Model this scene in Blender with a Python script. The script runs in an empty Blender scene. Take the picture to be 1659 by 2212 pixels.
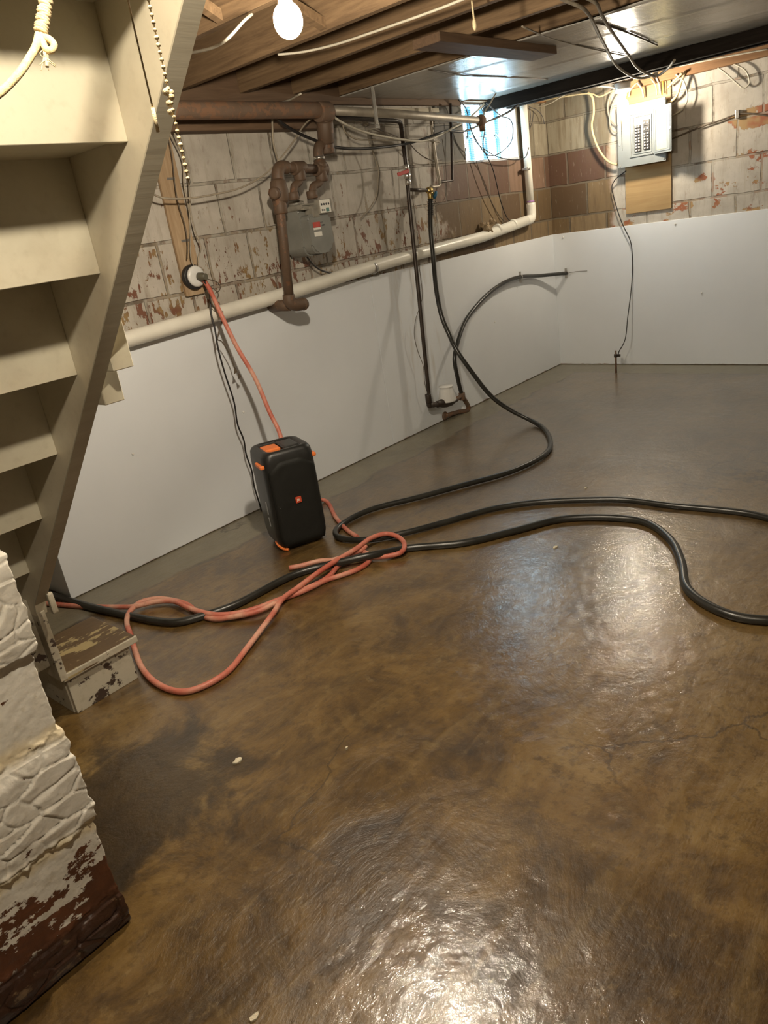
import bpy, bmesh, math, random
from mathutils import Vector, Matrix, noise
random.seed(7)
C = bpy.context.scene.collection
SC = bpy.context.scene
R = math.radians

# ------------------------------------------------------------------ camera
def make_camera():
    f, yaw, pit, rol = 1600.1532, 0.7586415, 0.3685752, -0.1561684
    fw = Vector((math.cos(yaw)*math.cos(pit), math.sin(yaw)*math.cos(pit), -math.sin(pit)))
    r0 = Vector((math.sin(yaw), -math.cos(yaw), 0)); u0 = r0.cross(fw)
    rt = math.cos(rol)*r0 + math.sin(rol)*u0; up = -math.sin(rol)*r0 + math.cos(rol)*u0
    cd = bpy.data.cameras.new('camera'); cam = bpy.data.objects.new('camera', cd); C.objects.link(cam)
    m = Matrix((rt, up, -fw)).transposed().to_4x4(); m.translation = (-6.659336, -3.604902, 1.554583)
    cam.matrix_world = m
    cd.sensor_fit = 'VERTICAL'; cd.sensor_height = 36; cd.lens = f*36/2212
    cd.clip_start = .02; cd.clip_end = 60
    SC.camera = cam
make_camera()
# ------------------------------------------------------------------ light
W = bpy.data.worlds.new('world'); SC.world = W; W.use_nodes = True
W.node_tree.nodes['Background'].inputs[0].default_value = (.45, .7, 1, 1)
W.node_tree.nodes['Background'].inputs[1].default_value = .6
SC.view_settings.view_transform = 'Standard'; SC.view_settings.look = 'None'
SC.view_settings.gamma = 1; SC.view_settings.use_curve_mapping = False
SC.view_settings.exposure = 1.3
BULB_A, BULB_B, BULB_C = (-4.97, -1.935, 2.10), (-.5, -.932, 2.115), (-6.30, -3.13, 2.2)
POWER_A, POWER_B, POWER_C = 720, 300, 620
BULB_COLOUR = (1, .87, .68)
WINDOW_POWER = 9.5

PATHS = {
 'pvc_h': [[-4.624,-0.055,1.192],[-3.545,-0.055,1.234],[-2.679,-0.055,1.284],[-2.222,-0.055,1.302],[-1.27,-0.055,1.33],[-0.561,-0.055,1.387]],
 'pvc_v': [[-0.462,-0.05,1.452],[-0.46,-0.05,2.309]],
 'iron': [[-4.138,-0.25,2.208],[-3.661,-0.25,2.209],[-3.092,-0.25,2.21]],
 'conduit': [[-3.072,-0.25,2.21],[-2.421,-0.3,2.178],[-1.615,-0.35,2.128]],
 'rack': [[-2.952,-0.12,2.243],[-1.815,-0.12,2.232]],
 'gas_up': [[-3.098,-0.25,2.186],[-3.08,-0.223,2.1],[-3.068,-0.2,2.026]],
 'gas_a': [[-3.068,-0.2,2.026],[-3.131,-0.2,2.028],[-3.145,-0.2,1.955],[-3.151,-0.2,1.902]],
 'gas_b': [[-3.151,-0.2,1.902],[-3.33,-0.2,1.917],[-3.49,-0.2,1.93],[-3.512,-0.2,1.805],[-3.527,-0.2,1.723],[-3.535,-0.2,1.666],[-3.587,-0.2,1.212]],
 'gas_c': [[-3.589,-0.2,1.202],[-3.495,-0.2,1.172]],
 'gas_d': [[-3.591,-0.2,1.194],[-3.474,-0.01,1.158]],
 'gas_s1': [[-3.33,-0.2,1.896],[-3.331,-0.2,1.863],[-3.348,-0.2,1.842],[-3.387,-0.2,1.822],[-3.408,-0.2,1.771]],
 'gas_s2': [[-3.153,-0.2,1.887],[-3.161,-0.2,1.846],[-3.186,-0.2,1.827],[-3.233,-0.2,1.812],[-3.256,-0.2,1.768]],
 'water': [[-2.2,-0.1,2.156],[-2.197,-0.1,1.901],[-2.21,-0.1,1.695],[-2.263,-0.1,0.303],[-2.275,-0.1,0.204]],
 'water_h': [[-2.924,-0.14,2.191],[-2.675,-0.126,2.188],[-2.478,-0.115,2.18],[-2.217,-0.102,2.17],[-2.2,-0.1,2.156]],
 'water_b': [[-2.195,-0.1,1.74],[-1.993,-0.1,1.723]],
 'water_c': [[-1.944,-0.1,1.742],[-1.828,-0.1,1.75],[-1.835,-0.1,1.829],[-1.85,-0.1,2.038],[-1.843,-0.1,2.232],[-1.843,-0.1,2.259]],
 'water_d': [[-1.828,-0.1,1.75],[-1.812,-0.099,1.768],[-1.66,-0.097,1.77],[-1.616,-0.09,1.981],[-1.559,-0.08,2.288]],
 'valve': [[-1.959,-0.1,1.721],[-1.975,-0.112,1.668],[-1.926,-0.12,1.685]],
 'union': [[-2.275,-0.1,0.204],[-2.196,-0.1,0.19],[-2.072,-0.1,0.163],[-1.927,-0.1,0.154],[-1.84,-0.1,0.162]],
 'cup': [[-2.046,-0.1,0.291],[-2.058,-0.1,0.167],[-2.123,-0.1,0.311],[-1.969,-0.1,0.268]],
 'hoseC': [[-1.839,-0.1,0.169],[-1.884,-0.112,0.299],[-1.899,-0.11,0.477],[-1.831,-0.098,0.572],[-1.63,-0.059,0.72],[-1.44,-0.052,0.812],[-1.183,-0.05,0.895],[-0.933,-0.05,0.935],[-0.707,-0.05,0.937],[-0.392,-0.05,0.901],[-0.03,-0.138,0.866]],
 'drain': [[-1.84,-0.1,0.162],[-1.782,-0.086,0.107],[-1.721,-0.067,0.035],[-1.75,-0.056,0.014],[-1.828,-0.037,0.024],[-1.895,-0.02,0.034]],
 'hoseA1': [[-1.987,-0.12,1.661],[-2.039,-0.129,1.463],[-2.08,-0.153,1.253],[-2.15,-0.2,1.039],[-2.196,-0.257,0.854],[-2.191,-0.3,0.728]],
 'hoseA1b': [[-2.208,-0.36,0.622],[-2.169,-0.45,0.446],[-2.085,-0.55,0.238],[-2.018,-0.66,0.121],[-1.973,-0.8,0.036],[-2.077,-0.96,0.016]],
 'hoseA2': [[-2.232,-1.082,0.02],[-2.306,-1.135,0.02],[-2.507,-1.239,0.02],[-2.691,-1.269,0.02],[-2.976,-1.219,0.02],[-3.259,-1.067,0.02],[-3.525,-0.916,0.019],[-3.775,-0.765,0.019],[-3.976,-0.747,0.019],[-4.097,-0.789,0.019],[-4.154,-0.878,0.019],[-4.118,-1.032,0.019],[-3.974,-1.171,0.019],[-3.769,-1.296,0.018],[-3.526,-1.435,0.018],[-3.367,-1.604,0.018],[-3.241,-1.843,0.018],[-3.171,-2.046,0.018],[-3.167,-2.288,0.017],[-3.146,-2.528,0.017],[-3.148,-2.655,0.017],[-3.201,-2.828,0.017]],
 'hoseB': [[-4.02,-3.119,0.018],[-4.087,-2.983,0.018],[-4.107,-2.88,0.018],[-4.069,-2.768,0.018],[-3.973,-2.655,0.018],[-3.758,-2.553,0.018],[-3.553,-2.426,0.018],[-3.406,-2.242,0.018],[-3.419,-2.057,0.018],[-3.52,-1.852,0.018],[-3.733,-1.706,0.018],[-3.953,-1.544,0.018],[-4.084,-1.351,0.018]],
 'hoseB2': [[-4.133,-1.299,0.02],[-4.295,-1.226,0.043],[-4.397,-1.129,0.037],[-4.471,-1.034,0.022],[-4.572,-0.972,0.018]],
 'hoseB3': [[-4.678,-0.951,0.018],[-4.834,-0.943,0.018],[-4.948,-0.927,0.018],[-5.067,-0.873,0.018],[-5.162,-0.808,0.018],[-5.205,-0.703,0.018],[-5.238,-0.519,0.018],[-5.28,-0.247,0.018],[-5.313,0.126,0.018],[-5.339,0.34,0.018]],
 'pinkA': [[-4.07,-0.06,1.424],[-4.059,-0.087,1.367],[-4.061,-0.15,1.214],[-4.048,-0.21,1.032],[-4.023,-0.277,0.856],[-4.027,-0.344,0.672],[-4.044,-0.42,0.492]],
 'pinkA2': [[-3.63,-0.186,0.014],[-3.744,-0.349,0.014],[-3.93,-0.628,0.014],[-4.049,-0.831,0.014],[-4.099,-0.954,0.014]],
 'pinkL1': [[-5.417,0.174,0.013],[-5.369,0.05,0.013],[-5.294,-0.178,0.014],[-5.226,-0.376,0.024],[-5.184,-0.478,0.03],[-5.108,-0.543,0.032],[-5.063,-0.634,0.034],[-5.07,-0.756,0.034],[-5.065,-0.84,0.031],[-5.038,-0.942,0.025],[-4.967,-1.019,0.019],[-4.892,-1.061,0.017],[-4.799,-1.085,0.014],[-4.716,-1.123,0.013],[-4.643,-1.142,0.013],[-4.549,-1.158,0.013],[-4.474,-1.196,0.013],[-4.403,-1.223,0.013],[-4.326,-1.225,0.013],[-4.275,-1.199,0.013],[-4.238,-1.15,0.013],[-4.226,-1.094,0.013]],
 'pinkL2': [[-4.241,-1.169,0.013],[-4.224,-1.251,0.013],[-4.164,-1.299,0.013],[-4.092,-1.274,0.013],[-4.006,-1.183,0.013],[-4.003,-1.097,0.014],[-4.064,-1.058,0.017],[-4.205,-1.078,0.022],[-4.366,-1.083,0.034],[-4.452,-1.067,0.027],[-4.536,-1.132,0.022],[-4.62,-1.12,0.017],[-4.706,-1.112,0.013]],
 'pinkL3': [[-4.831,-1.124,0.03],[-4.936,-1.1,0.028],[-5.017,-1.014,0.02],[-5.06,-0.938,0.014],[-5.061,-0.827,0.013],[-5.035,-0.701,0.018],[-5.045,-0.603,0.022],[-5.077,-0.513,0.027],[-5.138,-0.467,0.029],[-5.226,-0.504,0.028],[-5.292,-0.587,0.027],[-5.348,-0.71,0.026],[-5.403,-0.827,0.024],[-5.47,-0.986,0.02],[-5.502,-1.119,0.016],[-5.503,-1.231,0.013],[-5.479,-1.306,0.013],[-5.419,-1.343,0.013],[-5.311,-1.351,0.013],[-5.168,-1.293,0.015],[-5.042,-1.236,0.018],[-4.909,-1.178,0.024],[-4.793,-1.121,0.029],[-4.707,-1.119,0.035],[-4.62,-1.113,0.04],[-4.524,-1.11,0.046],[-4.416,-1.111,0.05],[-4.272,-1.112,0.05],[-4.133,-1.098,0.05],[-4.057,-1.132,0.045],[-4.058,-1.217,0.038],[-4.115,-1.299,0.033],[-4.181,-1.328,0.028],[-4.229,-1.287,0.022],[-4.265,-1.225,0.019],[-4.312,-1.141,0.016],[-4.366,-1.1,0.015],[-4.421,-1.108,0.013],[-4.499,-1.138,0.013],[-4.569,-1.146,0.013],[-4.671,-1.123,0.013],[-4.752,-1.097,0.013]],
 'pinkL4': [[-4.542,-0.888,0.02],[-4.499,-0.929,0.021],[-4.423,-0.987,0.024],[-4.387,-1.052,0.026],[-4.294,-1.095,0.028],[-4.243,-1.113,0.029],[-4.199,-1.107,0.03]],
 'rod': [[-0.332,-0.73,0.0]],
 'gcable': [[-0.33,-0.757,0.175],[-0.304,-0.807,0.282],[-0.222,-0.804,0.471],[-0.071,-0.783,0.744],[-0.04,-0.781,0.95],[-0.04,-0.766,1.091],[-0.04,-0.695,1.247],[-0.04,-0.626,1.471],[-0.045,-0.617,1.561],[-0.051,-0.659,1.611],[-0.06,-0.753,1.659]],
 'cordBlk': [[-4.083,-0.08,1.42],[-4.063,-0.087,1.372],[-4.06,-0.091,1.339],[-4.092,-0.104,1.234],[-4.099,-0.115,1.144],[-4.107,-0.116,1.032],[-4.094,-0.108,0.9],[-4.067,-0.098,0.714],[-4.072,-0.091,0.587],[-4.049,-0.085,0.48],[-4.052,-0.081,0.396],[-4.031,-0.072,0.28],[-4.033,-0.065,0.185],[-4.012,-0.053,0.025],[-4.011,-0.05,-0.023]],
 'cordBrn': [[-4.023,-0.12,1.229],[-4.035,-0.12,1.188],[-4.078,-0.12,1.129],[-4.1,-0.12,1.087],[-4.078,-0.12,1.073],[-4.052,-0.12,1.02],[-4.035,-0.12,0.964],[-4.029,-0.12,0.912]],
 'cordLoop': [[-4.085,-0.1,1.419],[-4.052,-0.104,1.404],[-4.013,-0.11,1.385],[-3.998,-0.114,1.358],[-4.016,-0.117,1.338],[-4.046,-0.12,1.33]],
 'cordLoop2': [[-4.082,-0.12,1.319],[-4.086,-0.12,1.282],[-4.069,-0.12,1.249],[-4.033,-0.12,1.228]],
 'blackTube': [[-3.314,-0.12,1.437],[-3.251,-0.099,1.381],[-3.182,-0.082,1.339],[-3.105,-0.066,1.313],[-3.008,-0.048,1.294],[-2.901,-0.03,1.286]],
 'c_sag': [[-4.312,-0.12,1.865],[-4.247,-0.125,1.834],[-4.106,-0.135,1.819],[-3.941,-0.145,1.824],[-3.743,-0.157,1.846],[-3.567,-0.167,1.901],[-3.456,-0.174,1.963],[-3.325,-0.183,2.055],[-3.204,-0.192,2.151],[-3.123,-0.196,2.184],[-3.046,-0.2,2.19]],
 'c_v1': [[-3.418,-0.15,2.189],[-3.422,-0.147,2.161],[-3.429,-0.135,2.059],[-3.405,-0.123,1.96],[-3.401,-0.12,1.936]],
 'c_d1': [[-3.423,-0.2,2.18],[-3.403,-0.199,2.159],[-3.267,-0.194,2.098],[-3.118,-0.19,2.054],[-2.994,-0.187,2.023],[-2.816,-0.183,2.008],[-2.582,-0.178,2.007],[-2.326,-0.173,2.018],[-2.165,-0.171,2.032],[-1.99,-0.167,2.06],[-1.749,-0.163,2.095],[-1.548,-0.16,2.089],[-1.342,-0.157,2.124],[-1.24,-0.156,2.146],[-0.986,-0.152,2.194],[-0.822,-0.149,2.235],[-0.657,-0.147,2.295],[-0.4,-0.143,2.367],[-0.133,-0.14,2.424]],
 'c_l1': [[-3.077,-0.25,2.193],[-3.038,-0.249,2.183],[-2.936,-0.244,2.142],[-2.73,-0.237,2.089],[-2.534,-0.231,2.06],[-2.284,-0.225,2.035],[-2.12,-0.22,2.029],[-1.948,-0.216,2.056],[-1.72,-0.211,2.113],[-1.579,-0.207,2.148],[-1.407,-0.203,2.216],[-1.301,-0.2,2.263]],
 'c_l2': [[-2.891,-0.2,2.159],[-2.884,-0.196,2.109],[-2.792,-0.19,2.064],[-2.621,-0.182,2.053],[-2.337,-0.169,2.048],[-1.979,-0.155,2.039],[-1.838,-0.15,2.025]],
 'c_l3': [[-2.673,-0.14,2.169],[-2.633,-0.14,2.159],[-2.296,-0.14,2.071]],
 'c_l4': [[-2.499,-0.06,2.183],[-2.508,-0.057,2.09],[-2.471,-0.054,1.986],[-2.44,-0.051,1.896],[-2.451,-0.049,1.838],[-2.491,-0.046,1.734],[-2.54,-0.044,1.683],[-2.684,-0.04,1.597]],
 'c_l5': [[-2.095,-0.06,2.069],[-2.048,-0.06,2.017],[-1.928,-0.06,1.947],[-1.787,-0.06,1.915],[-1.71,-0.06,1.92]],
 'c_l6': [[-2.04,-0.05,2.069],[-2.06,-0.05,1.951],[-2.101,-0.05,1.71],[-2.101,-0.05,1.554],[-2.102,-0.05,1.395],[-2.125,-0.05,1.235],[-2.133,-0.05,1.003],[-2.184,-0.05,0.927],[-2.245,-0.05,0.854],[-2.286,-0.05,0.742],[-2.267,-0.05,0.617],[-2.227,-0.05,0.502],[-2.233,-0.05,0.359],[-2.192,-0.05,0.209]],
 'c_l7': [[-1.668,-0.05,2.061],[-1.658,-0.05,1.904],[-1.672,-0.05,1.745],[-1.72,-0.05,1.651],[-1.798,-0.05,1.618],[-1.84,-0.05,1.643]],
 'w_A': [[-1.482,-0.1,2.312],[-1.401,-0.1,2.261],[-1.376,-0.1,2.208],[-1.348,-0.1,2.106],[-1.292,-0.1,2.017],[-1.151,-0.1,1.955],[-1.049,-0.1,1.918],[-0.851,-0.1,1.883],[-0.642,-0.1,1.875],[-0.558,-0.1,1.896],[-0.506,-0.1,1.961]],
 'w_B': [[-1.156,-0.13,2.288],[-1.106,-0.129,2.266],[-0.944,-0.126,2.196],[-0.813,-0.124,2.172],[-0.777,-0.123,2.124],[-0.799,-0.12,2.027],[-0.921,-0.117,1.955],[-1.123,-0.114,1.916],[-1.21,-0.113,1.942],[-1.286,-0.111,2.01],[-1.36,-0.108,2.105],[-1.371,-0.106,2.166],[-1.309,-0.104,2.216],[-1.17,-0.102,2.261],[-1.042,-0.1,2.294]],
 'w_C': [[-1.259,-0.13,2.287],[-1.234,-0.127,2.262],[-1.189,-0.121,2.207],[-1.177,-0.11,2.106],[-1.205,-0.098,1.991],[-1.162,-0.092,1.934],[-1.086,-0.084,1.855],[-1.035,-0.076,1.775],[-0.944,-0.057,1.571],[-0.849,-0.045,1.441],[-0.774,-0.04,1.4]],
 'w_D': [[-1.226,-0.04,1.894],[-1.152,-0.04,1.728],[-1.04,-0.04,1.556],[-0.917,-0.04,1.435],[-0.796,-0.04,1.4]],
 'w_E': [[-1.417,-0.12,2.163],[-1.423,-0.114,2.092],[-1.455,-0.106,1.983],[-1.474,-0.1,1.905]],
 'w_F': [[-0.36,-0.06,2.273],[-0.253,-0.06,2.252],[-0.163,-0.06,2.202],[-0.138,-0.06,2.143]],
 'w_G': [[-0.382,-0.06,2.28],[-0.369,-0.06,2.209],[-0.408,-0.06,2.103],[-0.344,-0.06,2.167],[-0.317,-0.06,2.245]],
 'w_H': [[-1.29,-0.16,2.155],[-1.295,-0.204,2.216],[-1.277,-0.237,2.256],[-1.268,-0.269,2.296],[-1.254,-0.3,2.333]],
 'postw1': [[-4.056,-0.04,2.185],[-4.047,-0.041,2.137],[-4.011,-0.043,2.014],[-4.035,-0.044,1.901],[-4.043,-0.046,1.758],[-4.074,-0.048,1.636],[-4.102,-0.049,1.522],[-4.087,-0.05,1.459]],
 'postw2': [[-4.037,-0.05,2.196],[-4.02,-0.052,2.091],[-3.997,-0.053,2.001],[-4.016,-0.055,1.87],[-4.041,-0.056,1.756],[-4.04,-0.057,1.657],[-4.028,-0.058,1.576],[-4.064,-0.059,1.516],[-4.076,-0.06,1.457]],
 'postw3': [[-4.069,-0.04,2.181],[-4.069,-0.042,2.05],[-4.094,-0.044,1.895],[-4.101,-0.046,1.804],[-4.092,-0.048,1.687],[-4.105,-0.049,1.594],[-4.129,-0.05,1.525]],
 'pinkcap': [[-4.08,-0.02,1.429],[-4.108,-0.09,1.423]],
 'r_L1': [[-0.62,0.448,2.342],[-0.603,0.084,2.345],[-0.577,-0.442,2.354],[-0.55,-0.914,2.342],[-0.535,-1.261,2.334],[-0.526,-1.458,2.33],[-0.513,-1.718,2.329],[-0.5,-1.977,2.322]],
 'r_L2': [[-0.12,0.295,2.365],[-0.117,0.111,2.336],[-0.111,-0.194,2.322],[-0.105,-0.491,2.291],[-0.104,-0.56,2.255],[-0.101,-0.672,2.276],[-0.1,-0.739,2.272]],
 'r_L3': [[-0.2,0.099,2.341],[-0.192,-0.21,2.339],[-0.187,-0.386,2.342],[-0.181,-0.619,2.332],[-0.176,-0.812,2.324],[-0.17,-0.984,2.316],[-0.168,-1.066,2.334],[-0.161,-1.279,2.324],[-0.152,-1.544,2.313],[-0.14,-1.885,2.293]],
 'r_L4': [[-0.16,-0.154,2.41],[-0.153,-0.258,2.406],[-0.147,-0.36,2.381],[-0.143,-0.418,2.338],[-0.134,-0.557,2.33],[-0.125,-0.691,2.292],[-0.12,-0.747,2.247]],
 'r_L5': [[-0.12,0.091,2.325],[-0.12,0.011,2.295],[-0.12,-0.101,2.291],[-0.12,-0.235,2.324],[-0.12,-0.344,2.344]],
 'r_drop': [[-0.1,-0.458,2.307],[-0.097,-0.492,2.265],[-0.09,-0.498,2.154],[-0.083,-0.471,2.053],[-0.075,-0.501,1.912],[-0.067,-0.565,1.793],[-0.063,-0.623,1.74],[-0.06,-0.675,1.718]],
 'r_p1': [[-0.1,-0.809,2.205],[-0.091,-0.812,2.241],[-0.082,-0.832,2.268],[-0.07,-0.866,2.294]],
 'r_p2': [[-0.07,-0.92,2.176],[-0.098,-0.914,2.242],[-0.12,-0.886,2.289]],
 'r_p3': [[-0.07,-1.025,2.171],[-0.085,-1.024,2.236],[-0.1,-0.993,2.294]],
 'r_p4': [[-0.07,-1.055,2.171],[-0.076,-1.047,2.24],[-0.08,-1.027,2.294]],
 'r_p5': [[-0.07,-1.068,2.162],[-0.06,-1.071,2.285]],
 'r_p6': [[-0.06,-1.106,2.206],[-0.091,-1.176,2.246],[-0.12,-1.243,2.277]],
 'r_p7': [[-0.06,-1.109,2.102],[-0.063,-1.143,2.111],[-0.066,-1.181,2.139],[-0.074,-1.219,2.227],[-0.08,-1.25,2.29]],
 'r_p8': [[-0.08,-1.179,2.283],[-0.075,-1.23,2.237],[-0.07,-1.253,2.175],[-0.065,-1.262,2.107],[-0.059,-1.235,2.044],[-0.05,-1.131,1.999]],
 'r_q1': [[-0.06,-0.721,2.287],[-0.06,-0.653,2.271],[-0.06,-0.61,2.185],[-0.06,-0.626,2.077],[-0.06,-0.685,2.014]],
 'r_q2': [[-0.06,-0.741,2.276],[-0.06,-0.68,2.228],[-0.06,-0.637,2.151],[-0.06,-0.625,2.032],[-0.06,-0.655,1.977],[-0.06,-0.687,1.964]],
 'r_w1': [[-0.03,-1.118,1.836],[-0.027,-1.325,1.88],[-0.025,-1.477,1.901],[-0.023,-1.621,1.922],[-0.022,-1.71,1.911],[-0.02,-1.871,1.859]],
 'r_w2': [[-0.04,-1.442,2.295],[-0.04,-1.53,2.22],[-0.04,-1.621,2.127],[-0.04,-1.664,2.09],[-0.04,-1.703,2.107],[-0.04,-1.698,2.159],[-0.04,-1.667,2.211],[-0.04,-1.578,2.274]],
 'x_1': [[-3.308,-1.871,2.33],[-3.232,-1.87,2.317],[-3.117,-1.889,2.296],[-2.961,-1.852,2.286],[-2.602,-1.723,2.275],[-2.119,-1.552,2.26],[-1.636,-1.393,2.235],[-1.217,-1.328,2.2],[-1.06,-1.335,2.2],[-1.142,-1.45,2.2]],
 'x_2': [[-3.183,-1.913,2.33],[-3.069,-1.931,2.307],[-2.902,-1.879,2.295],[-2.655,-1.798,2.283],[-2.315,-1.696,2.268],[-1.863,-1.565,2.242],[-1.5,-1.462,2.218],[-1.284,-1.434,2.199],[-1.162,-1.447,2.182],[-1.289,-1.565,2.189],[-1.534,-1.707,2.2]],
 'x_3': [[-2.978,-1.517,2.325],[-2.562,-1.433,2.324],[-2.098,-1.377,2.322],[-1.29,-1.317,2.32]],
 'x_4': [[-2.715,-0.75,2.322],[-2.254,-0.674,2.322],[-1.853,-0.692,2.322],[-1.241,-0.706,2.322]],
 'x_5': [[-3.919,-0.795,2.33],[-3.839,-0.865,2.327],[-3.785,-1.013,2.322],[-3.773,-1.238,2.317],[-3.776,-1.39,2.313],[-3.789,-1.593,2.307],[-3.809,-1.732,2.303],[-3.839,-1.845,2.3]],
 'x_6': [[-4.469,-0.815,2.3],[-4.488,-0.87,2.29],[-4.599,-1.174,2.236],[-4.673,-1.354,2.222],[-4.604,-1.364,2.271],[-4.544,-1.344,2.3]],
 'x_7': [[-3.632,0.018,2.3],[-3.502,-0.004,2.287],[-3.375,-0.037,2.275],[-3.359,-0.215,2.26],[-3.458,-0.445,2.25]],
 'x_8': [[-2.583,-1.701,2.32],[-2.512,-1.705,2.32],[-2.057,-1.655,2.32],[-1.41,-1.556,2.32]],
 'hangstr': [[-3.694,-1.707,2.32]],
 'chainbot': [[-6.19,-2.976,1.614]],
 'strbot': [[-6.204,-2.966,1.661]],
 'ropebot': [[-6.103,-2.635,1.829]],
 'rope1': [[-6.076,-2.636,1.878],[-6.085,-2.635,1.863],[-6.094,-2.635,1.845],[-6.104,-2.636,1.827]],
 'rope2': [[-6.106,-2.634,1.826],[-6.116,-2.638,1.812],[-6.132,-2.64,1.796],[-6.149,-2.641,1.781],[-6.177,-2.638,1.761],[-6.212,-2.63,1.743]],
 'rope3': [[-6.104,-2.637,1.826],[-6.106,-2.639,1.817],[-6.107,-2.643,1.808],[-6.103,-2.648,1.806],[-6.099,-2.65,1.811],[-6.099,-2.646,1.817],[-6.102,-2.641,1.821],[-6.104,-2.638,1.822]],
 'rope4': [[-6.105,-2.639,1.819],[-6.108,-2.641,1.809],[-6.111,-2.644,1.798],[-6.114,-2.647,1.788]],
}


# ------------------------------------------------------------------ helpers
class N:
    """node tree shorthand"""
    def __init__(s, name):
        s.m = bpy.data.materials.new(name); s.m.use_nodes = True
        s.t = s.m.node_tree; s.b = s.t.nodes['Principled BSDF']; s.out = s.t.nodes['Material Output']
        s._p = None
    def n(s, typ, **kw):
        x = s.t.nodes.new('ShaderNode'+typ)
        for k, v in kw.items(): setattr(x, k, v)
        return x
    def link(s, a, b): s.t.links.new(a, b)
    def set(s, inp, v):
        if hasattr(v, 'is_linked') or isinstance(v, bpy.types.NodeSocket): s.link(v, inp)
        else: inp.default_value = v
    def pos(s):
        if not s._p: s._p = s.n('NewGeometry').outputs['Position']
        return s._p
    def mapv(s, scale=(1,1,1), rot=(0,0,0), loc=(0,0,0), v=None):
        x = s.n('Mapping'); s.link(v or s.pos(), x.inputs[0])
        x.inputs['Scale'].default_value = scale; x.inputs['Rotation'].default_value = rot; x.inputs['Location'].default_value = loc
        return x.outputs[0]
    def noise(s, scale, detail=4, rough=.55, v=None, dist=0, col=False):
        x = s.n('TexNoise'); s.link(v or s.pos(), x.inputs['Vector'])
        x.inputs['Scale'].default_value = scale; x.inputs['Detail'].default_value = detail
        x.inputs['Roughness'].default_value = rough; x.inputs['Distortion'].default_value = dist
        return x.outputs['Color' if col else 'Fac']
    def ramp(s, fac, stops, interp='LINEAR'):
        x = s.n('ValToRGB'); s.link(fac, x.inputs[0]); r = x.color_ramp; r.interpolation = interp
        while len(r.elements) < len(stops): r.elements.new(.5)
        for e, (p, c) in zip(r.elements, stops):
            e.position = p; e.color = (c, c, c, 1) if isinstance(c, (int, float)) else (*c, 1)
        return x.outputs[0]
    def math(s, op, a, b=0.0, c=0.0, clamp=False):
        x = s.n('Math', operation=op); x.use_clamp = clamp
        for i, v in enumerate((a, b, c)): s.set(x.inputs[i], v)
        return x.outputs[0]
    def mix(s, fac, a, b, blend='MIX'):
        x = s.n('Mix', data_type='RGBA', blend_type=blend)
        s.set(x.inputs['Factor'], fac)
        for k, v in (('A', a), ('B', b)):
            i = [q for q in x.inputs if q.name == k and q.type == 'RGBA'][0]
            s.set(i, (*v, 1) if isinstance(v, tuple) and len(v) == 3 else v)
        return [q for q in x.outputs if q.type == 'RGBA'][0]
    def sep(s, v=None):
        x = s.n('SeparateXYZ'); s.link(v or s.pos(), x.inputs[0]); return x.outputs
    def comb(s, x=0., y=0., z=0.):
        c = s.n('CombineXYZ')
        for i, v in enumerate((x, y, z)): s.set(c.inputs[i], v)
        return c.outputs[0]
    def step(s, v, lo, hi):
        x = s.n('MapRange'); x.interpolation_type = 'SMOOTHSTEP'; s.set(x.inputs[0], v)
        x.inputs[1].default_value = lo; x.inputs[2].default_value = hi
        return x.outputs[0]
    def bump(s, h, strength=.3, dist=.01, prev=None):
        x = s.n('Bump'); s.link(h, x.inputs['Height']); x.inputs['Strength'].default_value = strength
        x.inputs['Distance'].default_value = dist
        if prev: s.link(prev, x.inputs['Normal'])
        return x.outputs[0]
    def fin(s, col=None, rough=None, normal=None, metal=None, spec=None):
        if col is not None: s.set(s.b.inputs['Base Color'], (*col, 1) if isinstance(col, tuple) else col)
        if rough is not None: s.set(s.b.inputs['Roughness'], rough)
        if normal is not None: s.link(normal, s.b.inputs['Normal'])
        if metal is not None: s.set(s.b.inputs['Metallic'], metal)
        if spec is not None: s.set(s.b.inputs['Specular IOR Level'], spec)
        return s.m

def plain(name, col, rough=.5, metal=0., var=.15, scale=30., bump=.1, bdist=.002, spec=.5):
    """solid colour with slight mottling and grain"""
    m = N(name); n1 = m.noise(scale, 5)
    d = tuple(c*(1-var) for c in col); l = tuple(min(1, c*(1+var)) for c in col)
    return m.fin(m.ramp(n1, [(.3, d), (.7, l)]), rough, m.bump(m.noise(scale*4, 3), bump, bdist), metal, spec)

def worn(name, base, under, amount=.42, scale=14., dirt=(.25,.2,.12), dirt_amt=.4, rough=.6, stretch=(1,1,1), bump=.4):
    """paint over something else, chipped and dirty"""
    m = N(name); v = m.mapv(stretch)
    n1 = m.noise(scale, 9, .62, v); chip = m.step(n1, amount, amount-.03)
    n2 = m.noise(3.5, 6, .6, v)
    c = m.mix(m.math('MULTIPLY', m.step(n2, .45, .75), dirt_amt), base, dirt)
    c = m.mix(m.math('MULTIPLY', m.step(m.noise(40, 4), .5, .8), .25), c, dirt)
    c = m.mix(chip, c, under)
    h = m.math('SUBTRACT', m.math('MULTIPLY', m.noise(60, 4), .3), chip)
    return m.fin(c, rough, m.bump(h, bump, .003))

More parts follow.
